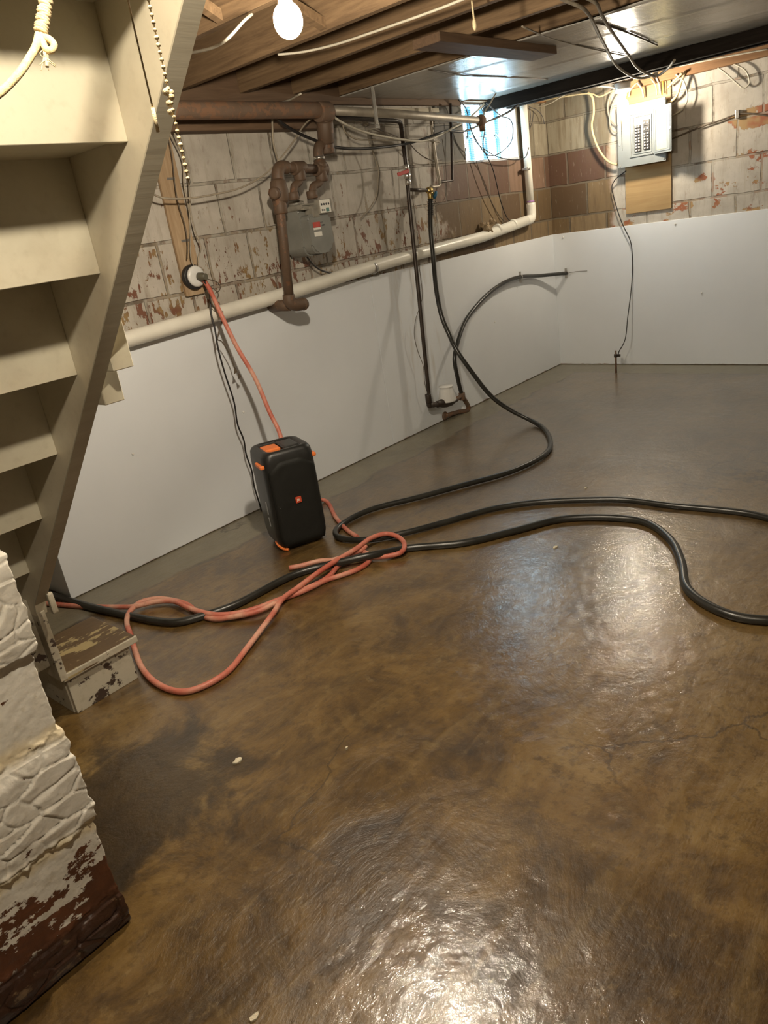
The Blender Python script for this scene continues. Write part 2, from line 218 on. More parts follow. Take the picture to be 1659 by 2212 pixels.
def add_box(bm, x0, x1, y0, y1, z0, z1, bev=0, M=None, seg=2):
    g = bmesh.ops.create_cube(bm, size=1)['verts']
    bmesh.ops.scale(bm, vec=(x1-x0, y1-y0, z1-z0), verts=g)
    bmesh.ops.translate(bm, vec=((x0+x1)/2, (y0+y1)/2, (z0+z1)/2), verts=g)
    if bev:
        ed = list({e for v in g for e in v.link_edges})
        r = bmesh.ops.bevel(bm, geom=ed, offset=bev, segments=seg, affect='EDGES', profile=.6)
        g = list({v for f in r['faces'] for v in f.verts})
    if M: bmesh.ops.transform(bm, matrix=M, verts=list(set(g)))
    return g
def smooth_path(pts, sub=6):
    P = [Vector(p) for p in pts]
    if len(P) < 3: return P
    Q = [P[0]*2-P[1]]+P+[P[-1]*2-P[-2]]; o = []
    for i in range(1, len(Q)-2):
        a, b, c, d = Q[i-1:i+3]
        t0 = 0; t1 = max((b-a).length, 1e-5)**.5; t2 = t1+max((c-b).length, 1e-5)**.5; t3 = t2+max((d-c).length, 1e-5)**.5
        for k in range(sub):
            t = t1+(t2-t1)*k/sub
            A1 = a*((t1-t)/(t1-t0))+b*((t-t0)/(t1-t0)); A2 = b*((t2-t)/(t2-t1))+c*((t-t1)/(t2-t1)); A3 = c*((t3-t)/(t3-t2))+d*((t-t2)/(t3-t2))
            B1 = A1*((t2-t)/(t2-t0))+A2*((t-t0)/(t2-t0)); B2 = A2*((t3-t)/(t3-t1))+A3*((t-t1)/(t3-t1))
            o.append(B1*((t2-t)/(t2-t1))+B2*((t-t1)/(t2-t1)))
    o.append(P[-1]); return o
def add_tube(bm, pts, r, seg=10, curved=True, sub=6, wob=0, cap=True):
    """r a number or a list along the path"""
    P = smooth_path(pts, sub) if curved else [Vector(p) for p in pts]
    n = len(P); rings = []; up = None
    for i, p in enumerate(P):
        t = (P[min(i+1, n-1)]-P[max(i-1, 0)])
        if t.length < 1e-7: t = Vector((0, 0, 1))
        t.normalize()
        if up is None: up = t.orthogonal().normalized()
        up = (up-t*up.dot(t)).normalized(); s = t.cross(up)
        rr = r if not isinstance(r, (list, tuple)) else r[min(int(i/(n-1)*(len(r)-1)+.5), len(r)-1)] if not curved else r[0]+(r[-1]-r[0])*i/(n-1)
        q = p+Vector([random.uniform(-wob, wob) for _ in range(3)]) if wob else p
        rings.append([bm.verts.new(q+(up*math.cos(a)+s*math.sin(a))*rr) for a in [2*math.pi*k/seg for k in range(seg)]])
    for a, b in zip(rings, rings[1:]):
        for k in range(seg): bm.faces.new((a[k], a[(k+1)%seg], b[(k+1)%seg], b[k])).smooth = True
    if cap: bm.faces.new(rings[0][::-1]); bm.faces.new(rings[-1])
def add_lathe(bm, prof, M=None, seg=24):
    """prof list of (radius, height) around local Z"""
    rings = []
    for r, z in prof:
        rings.append([bm.verts.new((max(r, 1e-4)*math.cos(2*math.pi*k/seg), max(r, 1e-4)*math.sin(2*math.pi*k/seg), z)) for k in range(seg)])
    for a, b in zip(rings, rings[1:]):
        for k in range(seg): bm.faces.new((a[k], a[(k+1)%seg], b[(k+1)%seg], b[k])).smooth = True
    bm.faces.new(rings[0][::-1]); bm.faces.new(rings[-1])
    if M: bmesh.ops.transform(bm, matrix=M, verts=[v for r in rings for v in r])
def add_prism(bm, poly, x0, x1, axis='x'):
    """polygon in the other two axes, extruded along axis"""
    def P(a, b, c): return {'x': (c, a, b), 'y': (a, c, b), 'z': (a, b, c)}[axis]
    A = [bm.verts.new(P(a, b, x0)) for a, b in poly]; B = [bm.verts.new(P(a, b, x1)) for a, b in poly]
    bm.faces.new(A); bm.faces.new(B[::-1]); n = len(A)
    for k in range(n): bm.faces.new((A[k], B[k], B[(k+1)%n], A[(k+1)%n]))
def align(p, d):
    return Matrix.Translation(Vector(p)) @ Vector(d).to_track_quat('Z', 'Y').to_matrix().to_4x4()
def obj(name, bm, mat, parent=None, keep=False):
    """link a bmesh as one mesh object; its origin moves to its base unless it is a child or keep is set"""
    bmesh.ops.recalc_face_normals(bm, faces=bm.faces)
    me = bpy.data.meshes.new(name)
    off = Vector((0, 0, 0))
    if parent is None and not keep and bm.verts:
        xs = [v.co for v in bm.verts]
        off = Vector(((min(v.x for v in xs)+max(v.x for v in xs))/2, (min(v.y for v in xs)+max(v.y for v in xs))/2, min(v.z for v in xs)))
        bmesh.ops.translate(bm, vec=-off, verts=bm.verts)
    bm.to_mesh(me); bm.free(); me.materials.append(mat)
    o = bpy.data.objects.new(name, me); C.objects.link(o); o.location = off
    if parent:
        o.parent = parent
        root = parent
        w = Vector((0, 0, 0))
        q = parent
        rotated = False
        while q:
            if q.get('_local'): rotated = True
            w += q.location; q = q.parent
        if not rotated: o.location = -w     # child meshes are written in world coordinates
    return o
def tag(o, label, cat, group=None):
    o['label'] = label; o['category'] = cat
    if group: o['group'] = group
    return o
def thing(name, label, cat, loc, group=None):
    o = bpy.data.objects.new(name, None); C.objects.link(o); o.location = loc; o.empty_display_size = .05
    return tag(o, label, cat, group)
def struct(name, bm, mat):
    o = obj(name, bm, mat, keep=True); o['kind'] = 'structure'; return o
def BM(): return bmesh.new()
def cable(name, pts, r, mat, label, cat='cable', group=None, seg=7, sub=6, wob=0):
    bm = BM(); add_tube(bm, pts, r, seg, True, sub, wob)
    return tag(obj(name, bm, mat), label, cat, group)

# ------------------------------------------------------------------ materials
def m_floor():
    m = N('wet_concrete'); x, y, z = m.sep()
    big = m.noise(.85, 7, .6, dist=.5); med = m.noise(3.6, 9, .68, dist=.6); fine = m.noise(30, 6, .65)
    st = m.noise(5, 8, .66, m.mapv((.45, 2.4, 1), (0, 0, R(35))), dist=.4)
    f = m.math('ADD', m.math('MULTIPLY', big, .45), m.math('MULTIPLY', med, .55))
    c = m.ramp(f, [(.38, (.026, .014, .005)), (.45, (.072, .040, .011)), (.53, (.140, .081, .022)), (.63, (.215, .138, .048))])
    c = m.mix(m.math('MULTIPLY', m.step(st, .48, .70), .45), c, (.20, .132, .050))
    c = m.mix(m.math('MULTIPLY', m.step(fine, .50, .66), .45), c, (.045, .025, .008))
    c = m.mix(m.math('MULTIPLY', m.step(m.noise(11, 9, .72, dist=.3), .52, .64), .55), c, (.05, .028, .010))
    c = m.mix(m.math('MULTIPLY', m.step(m.noise(14, 9, .72, m.mapv(loc=(4, 2, 0)), dist=.3), .56, .68), .4), c, (.24, .17, .075))
    # shade and damp painted as a dark patch near the foot of the pier
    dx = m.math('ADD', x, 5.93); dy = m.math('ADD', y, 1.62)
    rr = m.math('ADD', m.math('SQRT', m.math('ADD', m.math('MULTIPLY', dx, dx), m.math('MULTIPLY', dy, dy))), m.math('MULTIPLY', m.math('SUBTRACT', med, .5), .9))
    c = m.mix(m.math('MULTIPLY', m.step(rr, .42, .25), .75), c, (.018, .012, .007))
    # greyer trowelled strip of newer cement along both walls
    d = m.math('MULTIPLY', m.math('MAXIMUM', x, y), -1.0)
    dn = m.math('ADD', d, m.math('MULTIPLY', m.math('SUBTRACT', m.noise(2.2, 6), .5), .25))
    strip = m.step(dn, .345, .30); rim = m.math('MULTIPLY', m.step(m.math('ABSOLUTE', m.math('SUBTRACT', dn, .335)), .018, .002), m.step(m.noise(3, 4), .42, .52))
    far = m.step(m.math('ADD', x, m.math('MULTIPLY', m.noise(1.3, 4), .9)), -4.6, -2.0)
    c = m.mix(m.math('MULTIPLY', far, .5), c, (.135, .096, .052))
    c = m.mix(m.math('MULTIPLY', strip, .85), c, m.ramp(m.noise(7, 5), [(.3, (.175, .158, .110)), (.7, (.235, .212, .150))]))
    c = m.mix(m.math('MULTIPLY', rim, .65), c, (.035, .024, .012))
    # hairline cracks
    vo = m.n('TexVoronoi', feature='DISTANCE_TO_EDGE')
    wv = m.mix(.35, m.pos(), m.noise(2.2, 6, .6, col=True), 'ADD'); m.link(wv, vo.inputs['Vector']); vo.inputs['Scale'].default_value = .62
    crack = m.math('MULTIPLY', m.step(vo.outputs['Distance'], .0045, .0008), m.step(m.noise(1.1, 3), .50, .58))
    c = m.mix(m.math('MULTIPLY', crack, .6), c, (.03, .018, .008))
    h = m.math('ADD', m.math('MULTIPLY', med, 1.0), m.math('MULTIPLY', st, .5))
    nb = m.bump(h, .30, .03); nb = m.bump(m.noise(24, 7, .6, dist=.8), .25, .006, nb); nb = m.bump(crack, -.5, .006, nb)
    # water film over the concrete: glossier than the slab, with small ripples
    wet = m.bump(m.noise(2.2, 5, .55, dist=.6), .16, .03); wet = m.bump(m.noise(20, 7, .64, dist=1.), .32, .0051, wet); wet = m.bump(m.noise(75, 3, .6), .55, .0016, wet)
    m.set(m.b.inputs['Coat Weight'], m.math('MULTIPLY', m.ramp(m.noise(1.7, 5), [(.35, .8), (.6, 1.)]), m.math('SUBTRACT', 1., m.math('MULTIPLY', strip, .75))))
    m.set(m.b.inputs['Coat Roughness'], m.ramp(m.noise(3, 6, .6), [(.35, .045), (.65, .105)])); m.link(wet, m.b.inputs['Coat Normal']); m.b.inputs['Coat IOR'].default_value = 1.55
    return m.fin(c, .34, nb, 0, .5)
def m_tile(name, axis):
    """hollow clay tile wall; axis 'x' runs along the left wall, 'y' along the back wall"""
    m = N(name); x, y, z = m.sep(); u = x if axis == 'x' else y
    uw = m.math('ADD', u, m.math('MULTIPLY', m.math('SUBTRACT', m.noise(3, 3), .5), .03))
    zw = m.math('ADD', z, m.math('MULTIPLY', m.math('SUBTRACT', m.noise(4, 3), .5), .022))
    b = m.n('TexBrick'); m.link(m.comb(m.math('ADD', uw, 20.07 if axis == 'x' else 20.16), m.math('ADD', zw, 5.4-.005), 0.), b.inputs['Vector'])
    b.offset = .5; b.inputs['Scale'].default_value = 1; b.inputs['Brick Width'].default_value = .31 if axis == 'x' else .36
    b.inputs['Row Height'].default_value = .27; b.inputs['Mortar Size'].default_value = .010; b.inputs['Mortar Smooth'].default_value = .35
    b.inputs['Color1'].default_value = (0, 0, 0, 1); b.inputs['Color2'].default_value = (1, 1, 1, 1); b.inputs['Mortar'].default_value = (.5, .5, .5, 1)
    rnd = b.outputs['Color']; mort = b.outputs['Fac']
    streak = m.noise(9, 7, .6, m.mapv((3.2, 3.2, .45)))
    blot = m.noise(6, 7, .6)
    # raw clay by course height: grey-beige above, red-brown, then ochre
    raw_top = m.ramp(rnd, [(.1, (.15, .128, .088)), (.9, (.24, .21, .15))])
    raw_mid = m.ramp(rnd, [(.1, (.095, .050, .032)), (.9, (.185, .115, .078))])
    raw_low = m.ramp(rnd, [(.05, (.09, .055, .030)), (.5, (.155, .103, .050)), (.95, (.22, .155, .085))])
    zc = m.math('ADD', z, 0.)
    raw = m.mix(m.step(zc, 1.615, 1.635), raw_low, raw_mid); raw = m.mix(m.step(zc, 1.885, 1.905), raw, raw_top)
    raw = m.mix(m.math('MULTIPLY', m.step(streak, .42, .68), .5), raw, (.10, .065, .035))
    raw = m.mix(m.math('MULTIPLY', m.step(m.noise(17, 6, .65, m.mapv((2.5, 2.5, .6))), .60, .72), .45), raw, (.45, .40, .32))
    # paint
    paint = m.ramp(blot, [(.3, (.36, .325, .275)), (.7, (.50, .46, .40))])
    paint = m.mix(m.math('MULTIPLY', m.step(streak, .50, .72), .42), paint, (.27, .22, .155))
    # patches of rubbed, grey bare mortar showing through the paint
    paint = m.mix(m.math('MULTIPLY', m.step(m.noise(11, 8, .7, m.mapv((2.2, 2.2, .8))), .56, .66), .4), paint, (.20, .15, .11))
    if axis == 'x':
        area = m.step(m.math('ADD', u, m.math('MULTIPLY', m.math('SUBTRACT', blot, .5), 1.0)), -1.65, -1.85)
        dark = m.math('MULTIPLY', m.step(u, -1.75, -1.68), m.math('MULTIPLY', m.step(u, -1.25, -1.38), m.step(z, 1.90, 1.93)))
        raw = m.mix(m.math('MULTIPLY', dark, .8), raw, (.06, .055, .048))
        peel_n = m.noise(13, 9, .66, m.mapv((1.7, 1.7, .75)))
        lowb = m.step(z, 2.0, 1.35); thr = .13
    else:
        area = m.step(m.math('ADD', u, m.math('MULTIPLY', m.math('SUBTRACT', blot, .5), .15)), -.56, -.62)
        peel_n = m.noise(6.5, 9, .66, m.mapv((1, .75, 1.1)))
        ey = m.math('DIVIDE', m.math('ADD', u, 1.74), .24); ez = m.math('DIVIDE', m.math('SUBTRACT', z, 1.88), .10)
        near = m.step(m.math('SQRT', m.math('ADD', m.math('MULTIPLY', ey, ey), m.math('MULTIPLY', ez, ez))), 1.1, .6)
        peel_n = m.math('ADD', peel_n, m.math('MULTIPLY', near, .20)); lowb = m.step(z, 1.9, 1.3); thr = .10
    mn = m.math('MULTIPLY', mort, .10)
    pv = m.math('ADD', m.math('ADD', peel_n, mn), m.math('MULTIPLY', lowb, thr))
    peel = m.step(pv, .665, .685)
    keep = m.math('MULTIPLY', area, m.math('SUBTRACT', 1.0, peel))
    under = m.mix(m.step(m.noise(4, 3), .45, .55), (.17, .075, .045), (.26, .17, .075)) if axis == 'x' else m.mix(m.step(m.noise(4, 3), .45, .55), (.30, .11, .055), (.34, .22, .10))
    c = m.mix(area, raw, under); c = m.mix(keep, c, paint)
    mc = m.mix(area, (.14, .12, .09), (.33, .30, .245))
    c = m.mix(m.math('MULTIPLY', mort, .65), c, mc)
    gap = m.step(m.math('ADD', mort, m.math('MULTIPLY', m.noise(5, 6, .65), .9)), 1.45, 1.56)
    c = m.mix(m.math('MULTIPLY', gap, .7), c, (.085, .062, .04))
    h = m.math('SUBTRACT', m.math('MULTIPLY', keep, .12), mort)
    nb = m.bump(h, .8, .012); nb = m.bump(m.noise(30, 6, .6), .35, .006, nb)
    return m.fin(c, .62, nb, 0, .35)
def m_wood(name, a, b, axis='y', rough=.7, scale=1., spec=.3, bump=.35):
    m = N(name)
    sc = {'x': (.6, 9, 9), 'y': (9, .6, 9), 'z': (9, 9, .6)}[axis]
    v = m.mapv(tuple(q*scale for q in sc)); g = m.noise(3, 8, .65, v, dist=1.2); l = m.noise(1.3, 4)
    c = m.ramp(g, [(.3, a), (.7, b)]); c = m.mix(m.math('MULTIPLY', m.step(l, .4, .8), .4), c, tuple(q*.5 for q in a))
    return m.fin(c, rough, m.bump(m.noise(8, 6, .6, v), bump, .004), 0, spec)
def m_sheet():
    m = N('painted_sheet')
    v = m.mapv((6, .8, 1)); g = m.noise(5, 6, .6, v); b = m.noise(1.5, 4)
    c = m.ramp(b, [(.3, (.36, .345, .31)), (.7, (.47, .45, .41))]); c = m.mix(m.math('MULTIPLY', m.step(g, .5, .75), .25), c, (.2, .18, .14))
    nb = m.bump(m.noise(10, 6, .6, m.mapv((1, 3.5, 1))), .28, .01); nb = m.bump(m.noise(60, 4), .15, .002, nb)
    return m.fin(c, .27, nb, 0, .6)
def m_board():
    m = N('white_board')
    x, y, z = m.sep(); b = m.noise(1.2, 5); s = m.noise(7, 6, .6, m.mapv((2.2, 2.2, .35)))
    c = m.ramp(b, [(.3, (.70, .725, .75)), (.7, (.76, .785, .81))])
    near = m.math('MULTIPLY', m.step(m.math('ABSOLUTE', m.math('ADD', x, 2.15)), .42, .12), m.step(y, -.2, -.03))
    c = m.mix(m.math('MULTIPLY', m.math('MULTIPLY', near, m.step(s, .5, .68)), .45), c, (.52, .47, .39))
    low = m.step(m.math('ADD', z, m.math('MULTIPLY', m.noise(7, 8, .7), -.045)), -.012, -.022)
    c = m.mix(m.math('MULTIPLY', low, .9), c, (.25, .12, .06))
    return m.fin(c, .5, m.bump(m.noise(90, 3), .12, .0015), 0, .4)
def m_pier():
    m = N('painted_rock_face_block'); x, y, z = m.sep()
    n = m.noise(16, 9, .65, m.mapv((1, 1, 1.6))); blot = m.noise(5, 6)
    c = m.ramp(blot, [(.3, (.60, .565, .49)), (.7, (.73, .70, .63))])
    c = m.mix(m.math('MULTIPLY', m.step(m.noise(45, 5), .55, .72), .35), c, (.42, .36, .24))
    crum = N  # (crumbling mortar tint below)
    dz = m.math('MINIMUM', m.math('ABSOLUTE', m.math('SUBTRACT', z, .325)), m.math('ABSOLUTE', m.math('SUBTRACT', z, .60)))
    c = m.mix(m.math('MULTIPLY', m.step(m.math('ADD', dz, m.math('MULTIPLY', m.noise(20, 6), .04)), .05, .025), .7), c, (.66, .55, .34))
    low = m.step(z, .36, .13); lowt = m.math('ADD', n, m.math('MULTIPLY', low, .26))
    peel = m.step(lowt, .66, .675)
    brown = m.ramp(m.noise(9, 5), [(.3, (.065, .026, .013)), (.7, (.13, .048, .022))])
    c = m.mix(peel, c, brown)
    c = m.mix(m.step(m.math('ADD', z, m.math('MULTIPLY', m.math('SUBTRACT', n, .5), .05)), .115, .10), c, m.mix(m.step(n, .55, .64), (.045, .019, .010), (.20, .13, .07)))
    return m.fin(c, m.ramp(peel, [(0, .6), (1, .35)]), m.bump(m.math('SUBTRACT', m.noise(70, 6), m.math('MULTIPLY', peel, .7)), .5, .0035), 0, .4)
def m_emit(name, col, s):
    m = N(name); e = m.n('Emission'); e.inputs[0].default_value = (*col, 1); e.inputs[1].default_value = s
    m.link(e.outputs[0], m.out.inputs[0]); return m.m
def m_glassblock():
    m = N('lit_glass_block'); x, y, z = m.sep()
    # moulded waves inside the block let the daylight through unevenly
    w = m.math('SINE', m.math('ADD', m.math('MULTIPLY', x, 2*math.pi/.204), m.math('MULTIPLY', m.noise(5, 2), 1.6)))
    lat = m.math('MULTIPLY', m.math('SINE', m.math('MULTIPLY', m.math('ADD', x, m.math('MULTIPLY', z, .6)), 2*math.pi/.016)),
                 m.math('SINE', m.math('MULTIPLY', m.math('SUBTRACT', x, m.math('MULTIPLY', z, .6)), 2*math.pi/.016)))
    sp = m.step(w, -.95, .25); f = m.math('ADD', sp, m.math('MULTIPLY', lat, m.math('SUBTRACT', .45, m.math('MULTIPLY', sp, .40))), clamp=True)
    c = m.ramp(f, [(.0, (.12, .60, 1.0)), (.45, (.28, .75, 1.0)), (1., (.62, .86, 1.0))])
    e = m.n('Emission'); m.link(c, e.inputs[0])
    m.set(e.inputs[1], m.math('ADD', .03*WINDOW_POWER, m.math('MULTIPLY', m.math('POWER', f, 2.6), WINDOW_POWER*.97)))
    g = m.n('BsdfGlossy'); g.inputs['Roughness'].default_value = .08; g.inputs[0].default_value = (.3, .35, .4, 1)
    a = m.n('AddShader'); m.link(e.outputs[0], a.inputs[0]); m.link(g.outputs[0], a.inputs[1]); m.link(a.outputs[0], m.out.inputs[0])
    return m.m
FLOOR = m_floor(); TILE_X = m_tile('clay_tile_left', 'x'); TILE_Y = m_tile('clay_tile_back', 'y')
BOARD = m_board(); SHEET = m_sheet(); PIER = m_pier(); GBLOCK = m_glassblock()
JOIST = m_wood('old_joist_wood', (.115, .071, .038), (.26, .168, .090)); DARKWOOD = m_wood('dark_beam_wood', (.012, .009, .007), (.026, .020, .015), rough=.9, spec=.1)
SUB = m_wood('subfloor_boards', (.07, .045, .025), (.14, .09, .05), 'x'); SILL = m_wood('fir_plate', (.20, .10, .045), (.30, .17, .08))
PLY = m_wood('plywood', (.30, .19, .085), (.42, .29, .14), 'y', .55, .5, bump=.15); POST = m_wood('rough_plank', (.30, .19, .10), (.52, .39, .25), 'z')
HEADW = m_wood('brown_plank', (.095, .058, .034), (.17, .105, .062), 'x')
STAIR = worn('cream_stair_paint', (.56, .52, .40), (.17, .12, .08), .305, 11, (.33, .28, .19), .5, .45, bump=.15)
STRING = worn('stringer_paint', (.55, .50, .38), (.12, .09, .06), .30, 11, (.33, .28, .19), .5, .45, bump=.15)
EDGE = m_wood('sawn_edge_paint', (.36, .32, .24), (.44, .40, .31), 'x', .6, .5, bump=.25)
STEP = worn('chipped_step_paint', (.46, .42, .33), (.05, .03, .02), .425, 17, (.14, .10, .05), .8, .55, bump=.6)
TREADM = worn('worn_tread', (.10, .062, .028), (.32, .25, .12), .47, 7, (.05, .03, .015), .6, .5, (1, 2.5, 1), .7)
PVC = plain('pvc', (.76, .73, .64), .35, 0, .06, 8, .05); PVC_P = plain('purple_primer', (.35, .18, .40), .4)
IRON = worn('rusty_iron', (.145, .092, .060), (.19, .10, .055), .5, 22, (.08, .05, .03), .5, .75, bump=.5)
RUST = worn('brown_gas_iron', (.115, .072, .045), (.17, .085, .045), .42, 26, (.06, .035, .02), .5, .6, bump=.4)
DPIPE = plain('dark_pipe', (.045, .032, .024), .4, .3, .3, 20); COND = plain('grey_conduit', (.34, .30, .24), .5, .4, .2, 12)
BRASS = plain('brass', (.60, .42, .16), .3, .9, .2, 30); CHROME = plain('plated_fitting', (.75, .73, .68), .22, .9, .1)
RED = plain('red_handle', (.42, .025, .015), .5, 0, .1, spec=.2); BLUE = plain('blue_handle', (.02, .12, .22), .45)
METER = plain('grey_meter_paint', (.215, .215, .195), .42, .1, .14, 9, .15); METERD = plain('meter_casting', (.26, .24, .20), .5, .2, .3, 12)
WHITE = plain('white_plastic', (.78, .77, .74), .4, 0, .04); LABEL = plain('paper_label', (.72, .70, .63), .6, 0, .05)
REDL = plain('red_label', (.42, .06, .045), .6); INK = plain('dark_ink', (.05, .05, .055), .6); GREENL = plain('green_label', (.10, .22, .19), .6)
HOSE = plain('black_hose_rubber', (.022, .021, .017), .33, 0, .4, 10, .1, spec=.6)
def m_pink():
    m = N('faded_red_hose'); n = m.noise(6, 5); n2 = m.noise(40, 4)
    c = m.ramp(n, [(.38, (.48, .115, .075)), (.5, (.58, .20, .14)), (.64, (.66, .36, .26))])
    c = m.mix(m.math('MULTIPLY', m.step(n2, .55, .75), .4), c, (.32, .14, .09))
    return m.fin(c, .45, m.bump(n2, .1, .002), 0, .4)
PINK = m_pink()
CBLK = plain('black_cable', (.018, .016, .015), .45); CGREY = plain('dusty_grey_cable', (.30, .255, .19), .6, 0, .25)
CWHT = plain('white_cable', (.50, .46, .37), .5, 0, .1); CYEL = plain('cream_cable', (.48, .38, .21), .5, 0, .1)
CDK = plain('old_brown_cable', (.10, .075, .05), .6, 0, .3); CTHIN = plain('thin_wire', (.05, .045, .05), .5); CORN = plain('amber_cable', (.85, .50, .06), .5)
PANEL = plain('grey_panel_enamel', (.17, .185, .185), .5, .0, .04, 20, .04); BRK = plain('black_breaker', (.03, .028, .028), .4); TOG = plain('breaker_toggle', (.38, .36, .34), .4)
YPAPER = plain('yellow_directory', (.62, .52, .24), .7, 0, .08, 25); STEEL = plain('zinc_steel', (.45, .43, .40), .35, .8, .1)
ROPE = plain('cotton_rope', (.66, .53, .28), .8, 0, .2, 160, .6); TWINE = plain('twine', (.62, .50, .30), .85, 0, .25, 200, .6)
SPKR = plain('black_speaker_shell', (.016, .016, .015), .38, 0, .2, 30, .06); ORANGE = plain('orange_rubber', (.80, .20, .045), .45, 0, .1)
def m_grille():
    m = N('speaker_grille'); v = m.n('TexVoronoi'); m.link(m.mapv((420, 420, 420)), v.inputs['Vector']); v.inputs['Scale'].default_value = 1
    return m.fin((.013, .013, .011), .6, m.bump(v.outputs['Distance'], .5, .001), 0, .25)
GRILLE = m_grille(); LOGO = plain('badge_red', (.55, .07, .03), .4); LOGOW = plain('badge_white', (.85, .72, .62), .4); PORC = plain('porcelain', (.68, .67, .64), .3, 0, .05)
FOAM = plain('brown_foam', (.33, .24, .14), .9, 0, .3, 40, .8, .01); CHIP = plain('paint_chip', (.62, .56, .42), .7, 0, .2, 60, .6, .003)
REVEAL = plain('blue_lit_window_reveal', (.50, .52, .55), .6, 0, .12, 15, .3); MORTAR = plain('grey_mortar', (.32, .34, .35), .8)  # blue of the window daylight is mixed into the reveal colour
SHAFT = plain('stairwell_cover_plaster', (.35, .30, .22), .8)
BULBM = {k: m_emit('bulb_glow_'+k, BULB_COLOUR, p) for k, p in (('a', POWER_A), ('b', POWER_B), ('c', POWER_C))}

# ------------------------------------------------------------------ room shell
X0, Y0, ZC = -9.6, -7.2, 2.545
bm = BM(); add_box(bm, X0-.2, .25, Y0-.2, 1.7, -.1, 0); struct('floor', bm, FLOOR)
WX0, WX1, WZ0, WZ1 = -1.315, -.51, 1.90, 2.31
bm = BM()
add_box(bm, -5.26, WX0, 0, .25, 0, 2.75); add_box(bm, -5.26, -5.01, .25, 1.5, 0, 2.75); add_box(bm, WX1, .25, 0, .25, 0, 2.75)
add_box(bm, WX0, WX1, 0, .25, 0, WZ0); add_box(bm, WX0, WX1, 0, .25, WZ1, 2.75)
struct('wall_left', bm, TILE_X)
bm = BM(); add_box(bm, 0, .25, Y0-.2, 0, 0, 2.75); struct('wall_back', bm, TILE_Y)
bm = BM(); add_box(bm, X0-.2, .25, Y0-.25, Y0, 0, 2.75); struct('wall_front', bm, plain('painted_block', (.45, .41, .34), .7))
bm = BM(); add_box(bm, X0-.2, -5.01, 1.5, 1.7, 0, 2.75); struct('wall_recess', bm, plain('painted_block_recess', (.45, .41, .34), .7))
bm = BM(); add_box(bm, X0-.25, X0, Y0, 1.5, 0, 2.75); struct('wall_side', bm, plain('painted_block_side', (.45, .41, .34), .7))
SX0, SX1, SY0, SY1 = -7.05, -5.62, -3.75, -.6
bm = BM()
add_box(bm, SX1, .25, Y0, 1.7, ZC, ZC+.08); add_box(bm, X0-.2, SX0, Y0, 1.7, ZC, ZC+.08)
add_box(bm, SX0, SX1, Y0, SY0, ZC, ZC+.08); add_box(bm, SX0, SX1, SY1, 1.7, ZC, ZC+.08)
struct('ceiling', bm, SUB)
bm = BM()
add_box(bm, SX0-.05, SX0, SY0, SY1, ZC, 4.6); add_box(bm, SX1, SX1+.05, SY0, SY1, ZC, 4.6)
add_box(bm, SX0-.05, SX1+.05, SY0-.05, SY0, ZC, 4.6); add_box(bm, SX0-.05, SX1+.05, SY1, SY1+.05, ZC, 4.6); add_box(bm, SX0-.05, SX1+.05, SY0-.05, SY1+.05, 4.6, 4.65)
struct('wall_stairwell_cover', bm, SHAFT)  # unseen capped shaft, added to shut sky light out of the stair opening

# window: glass block panel set back in the wall
w = bpy.data.objects.new('window_1', None); C.objects.link(w); w['kind'] = 'structure'
GY = .085
gx = [WX0, (WX0+WX1)/2-.005, WX1]
zs = [(WZ0+.004, 2.083), (2.093, WZ1-.002)]
xs_ = [(WX0+.003, -1.107), (-1.099, -.903), (-.895, -.699), (-.691, WX1-.004)]
for z0, z1 in zs:
    for x0, x1 in xs_:
        bm = BM(); add_box(bm, x0, x1, GY, GY+.09, z0, z1, .012); obj('glass_block', bm, GBLOCK, w)
bm = BM(); add_box(bm, WX0, WX1, GY+.02, GY+.08, 2.082, 2.094)
for x in (-1.103, -.899, -.695): add_box(bm, x-.005, x+.005, GY+.02, GY+.08, WZ0, WZ1)
obj('mortar_joint', bm, MORTAR, w)
bm = BM(); add_box(bm, WX1-.012, WX1, 0, GY+.02, WZ0, WZ1); add_box(bm, WX0, WX0+.012, 0, GY+.02, WZ0, WZ1); add_box(bm, WX0, WX1, 0, GY+.02, WZ1-.012, WZ1); obj('reveal', bm, REVEAL, w)
bm = BM(); add_box(bm, WX0, WX1, -.004, GY+.02, WZ0-.012, WZ0+.004); obj('sill', bm, REVEAL, w)

# white boards along the foot of both walls
def board(x0, x1, y0, y1, z1, label):
    bm = BM(); add_box(bm, x0, x1, y0, y1, .004, z1, .0015, seg=1)
    return tag(obj('wall_board', bm, BOARD), label, 'wall board', 'white boards around the foot of the walls')
board(-5.272, -5.26, 0, 1.4, 1.22, 'white wall board turning the corner behind the stair foot')
board(-5.272, -2.648, -.012, 0, 1.22, 'long white wall board behind the speaker')
board(-2.644, -.013, -.012, 0, 1.22, 'white wall board behind the black hoses beside the corner')
board(-.012, 0, -2.44, -.0, 1.22, 'white wall board below the breaker panel')
board(-.012, 0, -5.0, -2.444, 1.22, 'white wall board at the right edge of the room')
